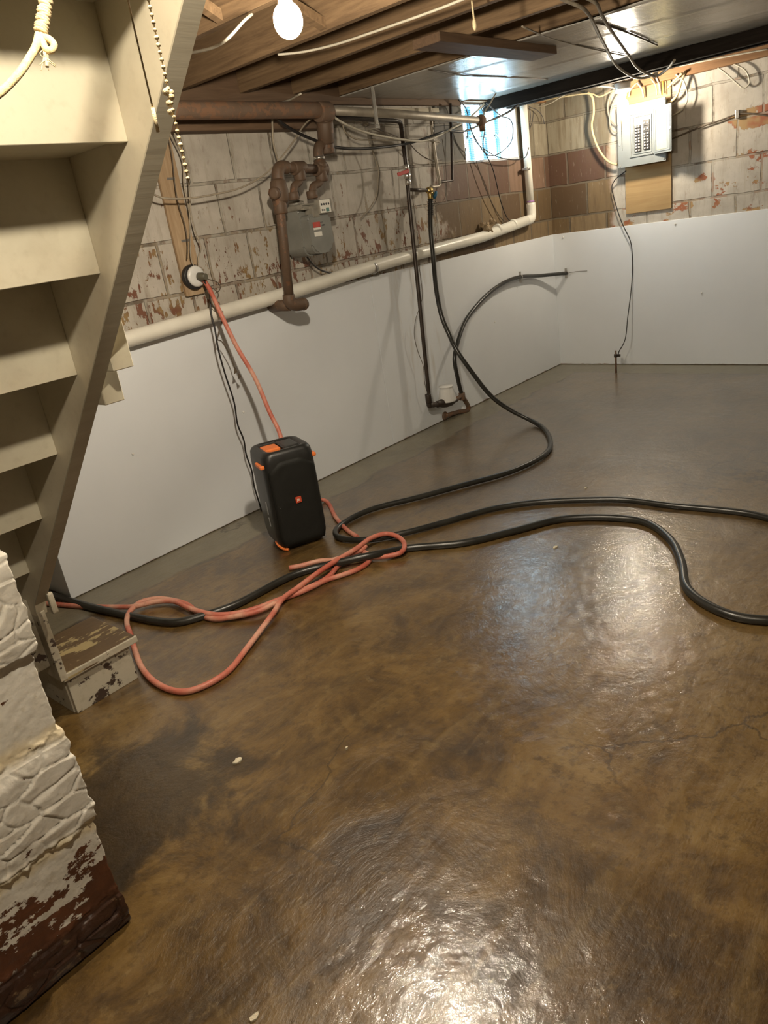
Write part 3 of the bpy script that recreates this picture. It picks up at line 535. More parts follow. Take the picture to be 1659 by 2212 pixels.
# fasteners on the boards
for x, z, lb in ((-1.129, .627, 'white nail cap on the board right of the curved black hose'), (-3.953, .622, 'white nail cap on the board left of the red hose'), (-4.726, .611, 'white nail cap on the board just right of the stair stringer'),
               (-1.841, .70, 'white nail cap on the board between the two black hoses')):
    bm = BM(); add_lathe(bm, [(.007, 0), (.007, .003), (.004, .007)], align((x, -.0135, z), (0, -1, 0)), 12); tag(obj('nail_cap', bm, WHITE), lb, 'nail', 'nail caps on the white boards')
for y, z, lb in ((-1.146, 1.187, 'white nail cap near the top of the board under the breaker panel'), (-1.366, .616, 'white nail cap halfway down the right wall board'), (-.115, 1.185, 'white nail cap high on the right board beside the corner')):
    bm = BM(); add_lathe(bm, [(.007, 0), (.007, .003), (.004, .007)], align((-.0135, y, z), (-1, 0, 0)), 12); tag(obj('nail_cap', bm, WHITE), lb, 'nail', 'nail caps on the white boards')

# joists and ceiling pieces
JL = {-2.68: 'brown joist hidden behind the hanging plank, edging the grey sheet', -3.09: 'brown joist nearest the grey sheet, left of it', -3.50: 'second brown joist left of the grey sheet',
      -3.94: 'third brown joist left of the grey sheet, behind the bulb', -4.46: 'brown joist right above the big bare bulb', -4.87: 'brown joist next to the stair beside the big bulb', -5.28: 'brown joist closest to the stair stringer'}
for x, lb in JL.items():
    bm = BM(); add_box(bm, x-.022, x+.022, -6.8, -.034, 2.335, ZC-.002, .003, seg=1)
    tag(obj('ceiling_joist', bm, JOIST), lb, 'joist', 'bare ceiling joists')
for x in (-2.25, -1.84, -1.43):
    bm = BM(); add_box(bm, x-.022, x+.022, -6.8, -.004, 2.345, ZC-.002, .003, seg=1); tag(obj('ceiling_joist', bm, JOIST), {-2.25: 'near', -1.84: 'middle', -1.43: 'far'}[x]+' one of the three brown joists above the painted grey ceiling sheet', 'joist', 'joists above the grey sheet')
bm = BM(); add_box(bm, -1.01, -.955, -6.8, -.004, 2.245, 2.50, .002, seg=1); tag(obj('ceiling_beam', bm, DARKWOOD), 'black beam running along the far edge of the grey ceiling sheet', 'beam')
bm = BM(); add_box(bm, -.66, -.61, -6.8, -.004, 2.27, ZC-.002, .002, seg=1); tag(obj('ceiling_beam', bm, DARKWOOD), 'dark beam standing in for the unlit gap before the back wall', 'beam')  # near-black colour paints in the unlit gap between joists
for (x0, x1, y, s) in ((-4.438, -3.962, -1.1, 1), (-4.848, -4.482, -1.1, -1), (-4.438, -3.962, -1.14, -1), (-4.848, -4.482, -1.14, 1)):
    bm = BM(); za, zb = (2.36, 2.52) if s > 0 else (2.52, 2.36)
    add_prism(bm, [(x0+.003, za-.02), (x1-.003, zb-.02), (x1-.003, zb+.02), (x0+.003, za+.02)], y-.018, y+.018, 'y')
    tag(obj('cross_brace', bm, JOIST), 'diagonal wood bridging '+('nearer' if y < -1.12 else 'farther')+(' piece between the stair and the big bulb' if x0 < -4.5 else ' piece right of the big bulb'), 'brace', 'bridging pieces between joists')
bm = BM(); add_box(bm, -5.25, -1.36, -.032, -.002, 2.285, ZC-.002, .002, seg=1); tag(obj('rim_board', bm, HEADW), 'dark rim board on top of the left wall behind the joist ends', 'rim board')
# ceiling sheet: light folds
bm = BM(); nx, ny = 60, 120; V = []
for i in range(nx+1):
    for j in range(ny+1):
        x = -2.70+1.68*i/nx; y = -.01-5.2*j/ny
        f = abs(((x+2.7)+.16*y) % .55-.275)/.275
        z = 2.33-.006*max(0, 1-f*7)+.006*noise.noise(Vector((x*1.2, y*.9, 3)))
        V.append((bm.verts.new((x, y, z-.004)), bm.verts.new((x, y, z))))
def vi(i, j, k): return V[i*(ny+1)+j][k]
for i in range(nx):
    for j in range(ny):
        bm.faces.new((vi(i, j, 0), vi(i, j+1, 0), vi(i+1, j+1, 0), vi(i+1, j, 0))).smooth = True
        bm.faces.new((vi(i, j, 1), vi(i+1, j, 1), vi(i+1, j+1, 1), vi(i, j+1, 1))).smooth = True
for i in range(nx):
    for j in (0, ny): bm.faces.new((vi(i, j, 0), vi(i+1, j, 0), vi(i+1, j, 1), vi(i, j, 1)))
for j in range(ny):
    for i in (0, nx): bm.faces.new((vi(i, j, 0), vi(i, j+1, 0), vi(i, j+1, 1), vi(i, j, 1)))
sh = obj('ceiling_sheet', bm, SHEET); tag(sh, 'glossy grey painted sheet fixed under the ceiling before the back wall', 'ceiling sheet')
bm = BM(); add_box(bm, -3.40, -2.28, -1.33, -1.17, 2.285, 2.326, .003, seg=1); tag(obj('nailed_plank', bm, HEADW), 'short brown plank nailed across the joist undersides', 'plank')
bm = BM(); add_box(bm, -.068, -.002, -2.9, -.80, 2.262, 2.335, .003, seg=1); tag(obj('sill_plate', bm, SILL), 'orange brown wood plate on top of the back wall', 'sill plate')
bm = BM(); add_box(bm, -2.86, -1.66, -.045, -.002, 2.238, 2.266, .002, seg=1); tag(obj('ledger_strip', bm, m_wood('pale_strip', (.36, .31, .23), (.5, .45, .35), 'x')), 'pale wood strip on the wall above the grey conduit', 'wood strip')
bm = BM(); add_box(bm, -1.3, -.06, -.05, -.002, 2.315, 2.345, .002, seg=1); tag(obj('ledger_strip', bm, SILL), 'thin brown wood strip above the glass block window', 'wood strip')
bm = BM(); add_box(bm, -5.25, -2.95, -.10, -.002, 2.14, 2.27, .004, seg=1); tag(obj('wall_band', bm, HEADW), 'dark ledger along the left wall behind the iron pipe', 'band')  # dark brown band along the wall behind the iron pipe

# ------------------------------------------------------------------ plank, round outlet and its cords
bm = BM(); add_box(bm, -4.165, -4.04, -.022, -.002, 1.335, 2.30, .002, seg=1); pk = tag(obj('wall_plank', bm, POST, keep=True), 'weathered upright plank on the left wall holding the round outlet', 'plank')
for z in (1.62, 1.93):
    bm = BM(); add_box(bm, -4.12, -4.07, -.026, -.021, z-.006, z+.006, .001); obj('cable_clip', bm, STEEL, pk)
t = thing('round_outlet', 'round white outlet in a black box at the foot of the wall plank', 'outlet', (-4.094, -.022, 1.43))
bm = BM(); add_lathe(bm, [(.066, 0), (.066, .022), (.060, .026)], align((-4.105, -.022, 1.43), (0, -1, 0)), 28); obj('back_box', bm, CBLK, t)
bm = BM(); add_lathe(bm, [(.056, 0), (.056, .012), (.047, .019), (.028, .021)], align((-4.098, -.046, 1.432), (0, -1, 0)), 28); obj('faceplate', bm, PORC, t)
bm = BM(); add_lathe(bm, [(.022, 0), (.022, .028), (.017, .034), (.017, .05)], align((-4.090, -.066, 1.428), (.25, -1, -.1)), 16); obj('plug', bm, plain('olive_plug', (.10, .09, .06), .5), t)
P = PATHS
cable('wire', P['postw1'], .0035, CGREY, 'grey wire running down the left side of the wall plank', 'wire', None)
cable('wire', P['postw2'], .004, CGREY, 'grey wire running down the right side of the wall plank to the outlet', 'wire')
cable('wire', P['postw3'], .003, CDK, 'brown wire down the middle of the wall plank', 'wire')
cable('power_cord', P['cordBlk'], .005, CBLK, 'thin black cord falling from the round outlet to behind the speaker', 'cord')
cable('wire', P['cordBrn'], .0032, CDK, 'short brown wire dangling with a torn end beside the black cord', 'wire')
cable('wire', P['cordLoop'], .0028, CDK, 'small loop of brown wire at the right of the round outlet', 'wire')
cable('wire', P['cordLoop2'], .0028, CDK, 'small curl of brown wire over the white pipe below the outlet', 'wire')
bm = BM(); q = Vector(P['cordBrn'][-1])
add_prism(bm, [(q.x-.012, q.z-.035), (q.x+.016, q.z-.03), (q.x+.004, q.z+.003)], q.y-.002, q.y+.002, 'y'); add_prism(bm, [(q.x+.012, q.z-.07), (q.x+.035, q.z-.058), (q.x+.014, q.z-.032)], q.y-.004, q.y, 'y')
tag(obj('torn_scrap', bm, CDK), 'torn scraps hanging on the end of the brown wire', 'scrap')

# ------------------------------------------------------------------ hoses
def ends(a, b): return a+b
cable('red_hose', P['pinkA']+[[-4.16, -.40, .33], [-4.06, -.41, .13]]+P['pinkA2'][1:], .0125, PINK, 'faded red hose dropping from the round outlet behind the speaker', 'hose', None, 12)
cable('red_hose', P['pinkL1'], .0125, PINK, 'faded red hose lying from the stair foot to the tangle before the speaker', 'hose', None, 12)
cable('red_hose', P['pinkL3'], .0125, PINK, 'faded red hose looping widely around the wooden step, then before the speaker', 'hose', None, 12)
cable('red_hose', P['pinkL4'], .0125, PINK, 'short loose red hose end lying in front of the speaker', 'hose', None, 12)
HA = P['hoseA1']+P['hoseA1b']+P['hoseA2'][1:]+[[-3.30, -3.10, .017], [-3.52, -3.50, .017], [-3.60, -3.95, .017]]
t = thing('black_hose', 'long black hose from the brass valve looping over the floor', 'hose', tuple(HA[0]))
bm = BM(); add_tube(bm, HA, .0165, 14); obj('hose_tube', bm, HOSE, t)
bm = BM(); a, b = Vector(HA[0]), Vector(HA[1])
for k in range(9):
    c = a.lerp(b, .02+.045*k*1.4); add_lathe(bm, [(.014, -.004), (.023, 0), (.014, .004)], align(c, b-a), 14)
obj('spring_guard', bm, CBLK, t)
HB = [[-4.75, -4.10, .018], [-4.52, -3.75, .018]]+P['hoseB']+P['hoseB2']+P['hoseB3']
cable('black_hose', HB, .0185, HOSE, 'thick black hose nearest the viewer, winding from the right edge to the stairs', 'hose', None, 14)
t = thing('black_hose', 'black hose arching along the white boards into the corner', 'hose', tuple(P['hoseC'][0]))
bm = BM(); add_tube(bm, P['hoseC'], .0165, 14); obj('hose_tube', bm, HOSE, t)
for q, d in ((P['hoseC'][8], (1, 0, 0)), (P['hoseC'][-1], (.9, -.2, -.1))):
    bm = BM(); add_lathe(bm, [(.019, -.006), (.021, 0), (.019, .006)], align(q, d), 14)
    add_box(bm, q[0]-.003, q[0]+.003, q[1]-.004, q[1]+.018, q[2]-.045, q[2]+.045, 0); obj('clamp', bm, STEEL, t)
bm = BM(); q = P['hoseC'][-1]; add_tube(bm, [q, (-.013, q[1]-.08, q[2]+.005), (-.016, q[1]-.2, q[2]+.004)], .002, 6); obj('wire_tie', bm, CDK, t)

# ------------------------------------------------------------------ pipes on the left wall
def fitting(bm, p, d, r, l):
    add_lathe(bm, [(r*.9, -l), (r, -l*.85), (r, l*.85), (r*.9, l)], align(p, d), 18)
t = thing('drain_pipe', 'white plastic drain pipe sloping along the left wall, then up beside the window', 'pipe', tuple(P['pvc_h'][0]))
ph = [[-5.25, -.055, 1.124]]+P['pvc_h']
bm = BM(); add_tube(bm, ph, .0415, 20, False); obj('sloping_run', bm, PVC, t)
a = P['pvc_h'][-1]; b = P['pvc_v'][0]
bm = BM(); add_tube(bm, [a, (b[0]-.01, -.055, a[2]+.012), (b[0]+.012, -.052, b[2]), (b[0]+.012, -.05, b[2]+.07)], .040, 20); obj('elbow', bm, PVC, t)
bm = BM(); add_tube(bm, [(b[0]+.012, -.05, b[2]+.04), tuple(P['pvc_v'][1])], .032, 18, False); obj('upright', bm, PVC, t)
bm = BM(); add_lathe(bm, [(.0335, -.006), (.0345, 0), (.0335, .006)], align((b[0]+.012, -.05, b[2]+.085), (0, 0, 1)), 18); obj('primer_ring', bm, PVC_P, t)
d = Vector(P['pvc_h'][2])-Vector(P['pvc_h'][5])
for px in (-.78, -2.65, -1.03):
    q = Vector((px, -.055, 1.2765+(px+2.6)*.0655)) if px < -2 else None
    A, B = Vector(P['pvc_h'][3]), Vector(P['pvc_h'][5]); q = A.lerp(B, (px-A.x)/(B.x-A.x))
    bm = BM(); fitting(bm, q, d, .0445, .016); obj('coupling' if px != -2.65 else 'pipe_strap', bm, PVC if px != -2.65 else STEEL, t)
bm = BM(); fitting(bm, (-.487, -.05, 1.80), (0, 0, 1), .036, .008); add_box(bm, -.545, -.52, -.09, -.045, 1.79, 1.81, .002); obj('pipe_strap', bm, STEEL, t)
bm = BM()
for k in range(9):
    c = Vector((-1.175+random.uniform(-.05, .06), -.05+random.uniform(-.02, .03), 1.40+random.uniform(-.05, .05)))
    g = bmesh.ops.create_icosphere(bm, subdivisions=3, radius=random.uniform(.022, .036), matrix=Matrix.Translation(c))['verts']
    for v in g: v.co += (v.co-c)*.6*noise.noise(v.co*45)
tag(obj('foam_lump', bm, FOAM), 'lump of brown foam and rag wrapped round the white drain pipe', 'foam')
t = thing('iron_pipe', 'thick rusty iron pipe high along the left wall', 'pipe', (-4.2, -.25, 2.18))
bm = BM(); add_tube(bm, [(-5.25, -.25, 2.20)]+P['iron']+[(-3.06, -.25, 2.20)], .043, 20, False); obj('pipe_run', bm, IRON, t)
bm = BM(); fitting(bm, (-3.10, -.25, 2.20), (1, 0, 0), .056, .05); obj('tee_fitting', bm, IRON, t)
t = thing('conduit', 'grey conduit slanting from the iron pipe to the window', 'conduit', tuple(P['conduit'][0]))
bm = BM(); add_tube(bm, P['conduit'], .025, 16, False); obj('tube', bm, COND, t)
bm = BM(); e = Vector(P['conduit'][-1]); dd = (e-Vector(P['conduit'][1])).normalized()
add_lathe(bm, [(.029, -.02), (.034, 0), (.040, .02), (.030, .05), (.014, .06)], align(e, dd), 16); add_tube(bm, [e+dd*.02, e+dd*.02+Vector((.01, 0, -.07))], .022, 12, False); obj('end_fitting', bm, IRON, t)
bm = BM(); add_box(bm, -2.715, -2.685, -.31, -.30, 2.115, 2.325, .002); add_box(bm, -2.72, -2.68, -.31, -.22, 2.10, 2.122, .003); tag(obj('pipe_hanger', bm, CHROME), 'pale metal strap hanging round the grey conduit', 'pipe hanger')

# gas piping
t = thing('gas_pipe', 'rusty gas piping rising and turning above the grey gas meter', 'gas pipe', (-3.33, -.2, 1.2))
gb = P['gas_b']
bm = BM(); add_tube(bm, [P['gas_up'][0], P['gas_up'][1], P['gas_up'][2]], .036, 18); obj('riser', bm, RUST, t)
bm = BM(); fitting(bm, P['gas_up'][1], Vector(P['gas_up'][0])-Vector(P['gas_up'][2]), .05, .06); fitting(bm, P['gas_up'][2], (0, 0, 1), .048, .045); obj('riser_fitting', bm, RUST, t)
ga = P['gas_a']
bm = BM(); add_tube(bm, [ga[0], ((ga[0][0]+ga[1][0])/2, -.2, ga[0][2]+.005), (ga[1][0]+.005, -.2, ga[1][2]+.0), (ga[2][0], -.2, (ga[1][2]+ga[2][2])/2), ga[2], ga[3]], .031, 16); obj('return_bend', bm, RUST, t)
u = Vector(ga[2]); bm = BM(); add_lathe(bm, [(.034, -.05), (.042, -.046), (.042, -.02), (.036, -.016), (.036, .0)], align(u, (0, 0, 1)), 8); obj('union_nut', bm, RUST, t)
bm = BM(); add_lathe(bm, [(.034, 0), (.034, .018)], align(u, (0, 0, 1)), 16); obj('galvanized_ring', bm, CHROME, t)
bm = BM(); add_tube(bm, gb[0:3], .026, 16, False); obj('cross_pipe', bm, RUST, t)
for k in (0, 1):
    bm = BM(); fitting(bm, gb[k], (1, 0, 0), .038, .045); fitting(bm, (gb[k][0], -.2, gb[k][2]-.03), (0, 0, 1), .036, .038); obj('tee_fitting', bm, RUST, t)
e = Vector(gb[2]); bm = BM(); add_tube(bm, [e+Vector((.07, 0, -.006)), e+Vector((.025, 0, -.002)), e+Vector((-.005, 0, -.025)), e+Vector((-.012, 0, -.09))], .036, 16); obj('elbow', bm, RUST, t)
bm = BM(); add_tube(bm, [e+Vector((-.008, 0, -.03)), gb[3], gb[4], gb[5], gb[6]], .028, 16, False); obj('down_pipe', bm, RUST, t)
q = Vector(gb[3]); bm = BM(); add_lathe(bm, [(.034, -.07), (.05, -.05), (.053, 0), (.045, .05), (.033, .065)], align(q, (.05, 0, 1)), 18)
add_lathe(bm, [(.03, -.02), (.034, .03), (.034, .05), (.02, .055)], align(q+Vector((-.03, -.01, -.01)), (-1, -.5, 0)), 8); obj('shutoff_valve', bm, RUST, t)
bm = BM(); fitting(bm, gb[4], (.05, 0, 1), .040, .04); obj('coupling', bm, RUST, t)
gc, gd = P['gas_c'], P['gas_d']
bm = BM(); g0 = Vector(gb[6]); add_tube(bm, [g0+Vector((0, 0, .03)), g0+Vector((.0, 0, -.015)), g0+Vector((.035, -.01, -.035)), Vector(gc[1])+Vector((.0, -.01, -.0))], .036, 16)
add_lathe(bm, [(.036, -.01), (.038, .005), (.03, .022), (.012, .03)], align(Vector(gc[1])+Vector((0, -.01, 0)), (1, 0, -.05)), 16); obj('capped_elbow', bm, RUST, t)
bm = BM(); add_tube(bm, [g0+Vector((0, .01, -.03)), (g0.x+.01, -.016, g0.z-.03)], .033, 16, False); obj('wall_stub', bm, RUST, t)
for k in ('gas_s1', 'gas_s2'):
    bm = BM(); add_tube(bm, P[k], .0225, 14); fitting(bm, P[k][-1], (0, 0, 1), .033, .022); obj('meter_swivel', bm, RUST, t)

t = thing('gas_meter', 'grey gas meter hanging from the rusty pipes on the left wall', 'gas meter', (-3.29, -.16, 1.43))
def rounded_slab(bm, x0, x1, y0, y1, z0, z1, r, n=8, dome=0):
    poly = []
    for cx, cz, a0 in ((x1-r, z1-r*.6, 0), (x0+r, z1-r*.6, 90), (x0+r, z0+r, 180), (x1-r, z0+r, 270)):
        for k in range(n+1):
            a = R(a0+90*k/n); rr = r if a0 >= 180 else r*.6
            poly.append(((x1-rr if a0 in (0, 270) else x0+rr)+rr*math.cos(a), (cz if a0 >= 180 else z1-rr)+rr*math.sin(a)))
    add_prism(bm, poly, y0, y1, 'y')
    ed = [e for e in bm.edges if e.is_valid and all(abs(v.co.y-y0) < 1e-5 for v in e.verts)]
    bmesh.ops.bevel(bm, geom=ed, offset=.012, segments=3, affect='EDGES')
bm = BM(); rounded_slab(bm, -3.385, -3.185, -.19, -.045, 1.43, 1.71, .06); obj('meter_body', bm, METER, t)
bm = BM(); rounded_slab(bm, -3.378, -3.190, -.255, -.188, 1.438, 1.662, .055); obj('front_cover', bm, METER, t)
bm = BM(); rounded_slab(bm, -3.390, -3.180, -.235, -.04, 1.690, 1.722, .012); add_lathe(bm, [(.05, 0), (.046, .022), (.02, .03)], align((-3.33, -.13, 1.72), (0, 0, 1)), 20); obj('top_flange', bm, METERD, t)
bm = BM(); add_box(bm, -3.335, -3.275, -.262, -.19, 1.640, 1.705, .01); obj('index_bracket', bm, METERD, t)
bm = BM(); add_box(bm, -3.287, -3.175, -.275, -.235, 1.655, 1.735, .004); ix = obj('index_housing', bm, METERD, t)
bm = BM(); add_box(bm, -3.282, -3.195, -.2785, -.2745, 1.660, 1.731, 0); obj('dial_card', bm, LABEL, ix)
bm = BM()
for k in range(4): add_lathe(bm, [(.0065, 0), (.0065, .001)], align((-3.270+.020*k, -.2790, 1.706), (0, -1, 0)), 12)
add_box(bm, -3.274, -3.262, -.2795, -.2785, 1.670, 1.680); add_box(bm, -3.258, -3.246, -.2795, -.2785, 1.670, 1.678)
obj('dials', bm, INK, ix)
bm = BM(); add_box(bm, -3.238, -3.212, -.2800, -.2785, 1.664, 1.685); obj('green_tag', bm, GREENL, ix)
bm = BM(); add_box(bm, -3.345, -3.285, -.2575, -.2545, 1.585, 1.615); obj('warning_label', bm, REDL, t)
bm = BM(); add_box(bm, -3.345, -3.285, -.2578, -.2545, 1.572, 1.584); add_box(bm, -3.345, -3.283, -.2578, -.2545, 1.535, 1.560); obj('white_label', bm, LABEL, t)
bm = BM()
for x, z in ((-3.27, 1.610), (-3.255, 1.596), (-3.262, 1.590)): add_box(bm, x-.010, x+.010, -.2572, -.2545, z-.0015, z+.0015)
obj('stencil_marks', bm, INK, t)
cable('hose_line', P['blackTube'], .006, CBLK, 'thin black tube curving from under the gas meter to the white pipe', 'tube')

# water pipes
t = thing('water_pipe', 'dark upright water pipe with a red lever valve, standing clear of the wall', 'water pipe', (-2.27, -.1, .2))
wp = P['water']
bm = BM(); add_tube(bm, wp, .0145, 14, False); obj('pipe_run', bm, DPIPE, t)
bm = BM(); add_tube(bm, P['water_h'][:-1]+[(wp[0][0]-.012, -.1, wp[0][2]+.01), wp[0], (wp[0][0], -.1, wp[0][2]-.05)], .0145, 14, True, 3); obj('overhead_run', bm, DPIPE, t)
bm = BM()
for z in (1.885, 1.83, 1.79): fitting(bm, (-2.2+.013*(1.9-z)*0, -.1, z), (0, 0, 1), .021 if z != 1.83 else .024, .018)
bv = obj('ball_valve', bm, CHROME, t)
bm = BM(); add_box(bm, -2.335, -2.205, -.128, -.122, 1.838, 1.862, .003, Matrix.Translation((-2.27, -.125, 1.85)) @ Matrix.Rotation(R(-8), 4, 'Y') @ Matrix.Translation((2.27, .125, -1.85))); obj('lever', bm, RED, bv)
bm = BM(); add_tube(bm, P['water_b'], .0115, 12, False); obj('branch', bm, BRASS if False else DPIPE, t)
vq = Vector(P['valve'][0])
bm = BM(); add_lathe(bm, [(.014, -.03), (.022, -.02), (.024, .0), (.019, .02), (.014, .028)], align(vq, (1, 0, .0)), 14); fitting(bm, vq+Vector((0, 0, -.04)), (0, 0, 1), .020, .028)
bv = obj('brass_valve', bm, BRASS, t)
bm = BM(); add_tube(bm, [vq, P['valve'][2]], .009, 10, False); obj('valve_stem', bm, BRASS, bv)
bm = BM(); bmesh.ops.create_uvsphere(bm, u_segments=18, v_segments=10, radius=.030, matrix=align(P['valve'][2], (.6, -.6, -.4)) @ Matrix.Diagonal((1, 1, .45, 1))); obj('round_handle', bm, BLUE, bv)
cable('supply_pipe', P['water_c'], .0115, COND, 'thin copper pipe rising behind the conduit above the brass valve', 'pipe')
bm = BM(); add_tube(bm, P['water_d'], .010, 12, False); tag(obj('supply_pipe', bm, DPIPE), 'thin dark pipe stepping up to the left of the window', 'pipe')
t = thing('water_meter', 'dark water meter fitting low on the wall between pipe and arching hose', 'water meter', (-2.05, -.1, .14))
U = P['union']
bm = BM(); add_tube(bm, [(U[0][0], -.1, U[0][2]+.03), U[0], (U[0][0]+.03, -.1, U[0][2]-.005), U[1]], .020, 14); fitting(bm, (U[0][0], -.1, .26), (0, 0, 1), .024, .035); obj('inlet_elbow', bm, DPIPE, t)
bm = BM(); a, b = Vector(U[1]), Vector(U[3]); d = (b-a); L = d.length
add_lathe(bm, [(.018, 0), (.026, .02), (.026, .05), (.036, .09), (.040, L*.5), (.036, L-.07), (.022, L-.03), (.018, L)], align(a, d), 18); obj('meter_body', bm, DPIPE, t)
bm = BM(); add_tube(bm, [U[3], (U[3][0]+.05, -.1, U[3][2]+.01), U[4]], .018, 12); fitting(bm, U[4], (0, 0, 1), .026, .03); obj('outlet_tee', bm, IRON, t)
DR = P['drain']
bm = BM(); add_tube(bm, [DR[0], DR[1], DR[2], (DR[2][0]-.005, DR[2][1]+.005, DR[3][2]), DR[4], (-1.98, -.014, DR[5][2])], .018, 12, True, 3); add_lathe(bm, [(.036, 0), (.036, .006), (.02, .012)], align((-1.985, -.013, DR[5][2]), (0, -1, 0)), 16); obj('drain_leg', bm, IRON, t)
c0, c1 = P['cup'][0], P['cup'][1]
bm = BM(); cz0, cz1 = c1[2]+.012, c0[2]
add_lathe(bm, [(.072, cz0), (.074, cz0+.01), (.052, cz1-.012), (.052, cz1), (.058, cz1+.004), (.058, cz1+.010), (.0, cz1+.010)], Matrix.Translation((c0[0], -.105, 0)), 28)
tag(obj('plastic_tub', bm, WHITE), 'small white plastic tub upside down over the water meter', 'tub')

# ------------------------------------------------------------------ loose cables, left wall and window
cg = 'loose cables across the left wall'
for k, r, mt, lb in (
    ('c_sag', .005, CGREY, 'grey cable sagging in a long curve above and left of the gas meter'),
    ('c_v1', .006, CGREY, 'short grey cable dropping from the iron pipe to the gas piping'),
    ('c_d1', .0085, CBLK, 'thick black cable from behind the gas riser across to the window'),
    ('c_l1', .0075, CWHT, 'pale cable sagging from the iron pipe end towards the window'),
    ('c_l2', .005, CGREY, 'grey cable hanging in a shallow bend under the conduit'),
    ('c_l3', .004, CDK, 'thin brown cable slanting under the grey conduit'),
    ('c_l4', .0042, CGREY, 'thin cable hanging down the wall right of the gas meter'),
    ('c_l5', .0035, CDK, 'thin wire drooping left of the window'),
    ('c_l6', .0024, CDK, 'thin wire hanging down behind the black water pipe to the floor'),
    ('c_l7', .0024, CDK, 'thin wire hanging below the brass valve'),
    ('w_A', .004, CBLK, 'black wire looping under the window from its top left'),
    ('w_B', .0045, CBLK, 'black wire bent in a big ring in front of the window'),
    ('w_C', .0042, CBLK, 'black wire crossing the window and hanging down to the white pipe'),
    ('w_D', .0038, CDK, 'dark wire hanging from the window sill to the white pipe'),
    ('w_E', .0032, CBLK, 'short black wire at the left side of the window'),
    ('w_F', .003, CTHIN, 'thin stray wire curling right of the white upright pipe'),
    ('w_G', .003, CTHIN, 'thin folded wire beside the top of the white upright pipe'),
    ('w_H', .005, CGREY, 'grey frayed wire sticking up from the conduit end')):
    cable('cable', P[k], r, mt, lb, 'cable', cg if k[0] == 'c' else 'wires around the window', 6)

# ------------------------------------------------------------------ back wall: backboard, panel, cables
bm = BM(); add_box(bm, -.018, -.001, -1.115, -.725, 1.315, 2.262, .001, seg=1); tag(obj('backboard', bm, PLY), 'plywood backboard behind the breaker panel', 'board')
t = thing('breaker_panel', 'grey breaker panel with open door on the back wall', 'breaker panel', (-.06, -.91, 1.685))
bm = BM(); add_box(bm, -.108, -.018, -1.09, -.735, 1.70, 2.13, .003); obj('enclosure', bm, PANEL, t)
bm = BM()   # cover plate with an opening framed by raised beads
py0, py1, pz0, pz1 = -1.112, -.714, 1.686, 2.142; oy0, oy1, oz0, oz1 = -1.005, -.84, 1.775, 2.045
for a in ((py0, oy0, pz0, pz1), (oy1, py1, pz0, pz1), (oy0, oy1, pz0, oz0), (oy0, oy1, oz1, pz1)): add_box(bm, -.122, -.108, a[0], a[1], a[2], a[3])
add_box(bm, -.117, -.110, oy0, oy1, oz0, oz1)
obj('cover_plate', bm, PANEL, t)
bm = BM()
def frame(bm, y0, y1, z0, z1, wd, x0, x1, bv):
    for a in ((y0, y0+wd, z0, z1), (y1-wd, y1, z0, z1), (y0+wd, y1-wd, z0, z0+wd), (y0+wd, y1-wd, z1-wd, z1)): add_box(bm, x0, x1, a[0], a[1], a[2], a[3], bv)
frame(bm, -1.02, -.815, 1.75, 2.075, .012, -.130, -.120, .003); frame(bm, -1.0, -.845, 1.77, 2.05, .008, -.127, -.116, .002); obj('raised_frame', bm, PANEL, t)
for y, z in ((-.73, 1.70), (-1.098, 1.70), (-1.098, 2.125), (-.73, 2.125), (-.728, 1.86)): bm = BM(); add_lathe(bm, [(.006, 0), (.006, .003), (.003, .005)], align((-.122, y, z), (-1, 0, 0)), 10); obj('cover_screw', bm, STEEL, t)
def breaker(y0, y1, z0, z1, n=1):
    bm = BM(); add_box(bm, -.128, -.112, y0, y1, z0+.0012, z1-.0012, .001, seg=1); b = obj('breaker', bm, BRK, t)
    bm = BM(); zc = (z0+z1)/2; hh = min(.006, (z1-z0)*.3)
    for yy in ((y0+y1)/2-.012, (y0+y1)/2+.012): add_box(bm, -.136, -.126, yy-.006, yy+.006, zc-hh, zc+hh, .001, seg=1)
    obj('toggle', bm, TOG, b)
for k in range(9): breaker(-.912, -.860, 1.787+.0217*k, 1.787+.0217*(k+1))
zz = 1.793
for k in range(6): breaker(-.984, -.932, zz, zz+.0215); zz += .0215
for k in range(2): breaker(-.984, -.932, zz, zz+.045); zz += .045
# the open door, hinged on the right of the opening
hx, hy = -.128, -1.024; fx, fy = -.205, -1.192
ang = math.atan2(fy-hy, fx-hx); dl = math.hypot(fx-hx, fy-hy)
DM = Matrix.Translation((hx, hy, 0)) @ Matrix.Rotation(ang, 4, 'Z')
bm = BM(); add_box(bm, 0, dl, -.004, .004, 1.745, 2.085, .002, DM); dr = obj('door', bm, PANEL, t)
bm = BM()
for a in ((.012, .02, 1.765, 2.068), (dl-.02, dl-.012, 1.765, 2.068), (.012, dl-.012, 1.760, 1.768), (.012, dl-.012, 2.062, 2.070)): add_box(bm, a[0], a[1], -.008, -.003, a[2], a[3], .002, DM); add_box(bm, a[0], a[1], .003, .008, a[2], a[3], .002, DM)
obj('door_bead', bm, PANEL, dr)
side = -1
bm = BM(); add_box(bm, .030, dl-.045, -.0062, -.004, 1.775, 2.035, 0, DM); add_box(bm, .030, dl-.045, .004, .0062, 1.775, 2.035, 0, DM); obj('circuit_directory', bm, YPAPER, dr)
bm = BM(); add_box(bm, dl-.022, dl-.004, -.009, .009, 1.905, 1.925, .002, DM); obj('door_latch', bm, STEEL, dr)
rg = 'cables above the breaker panel'
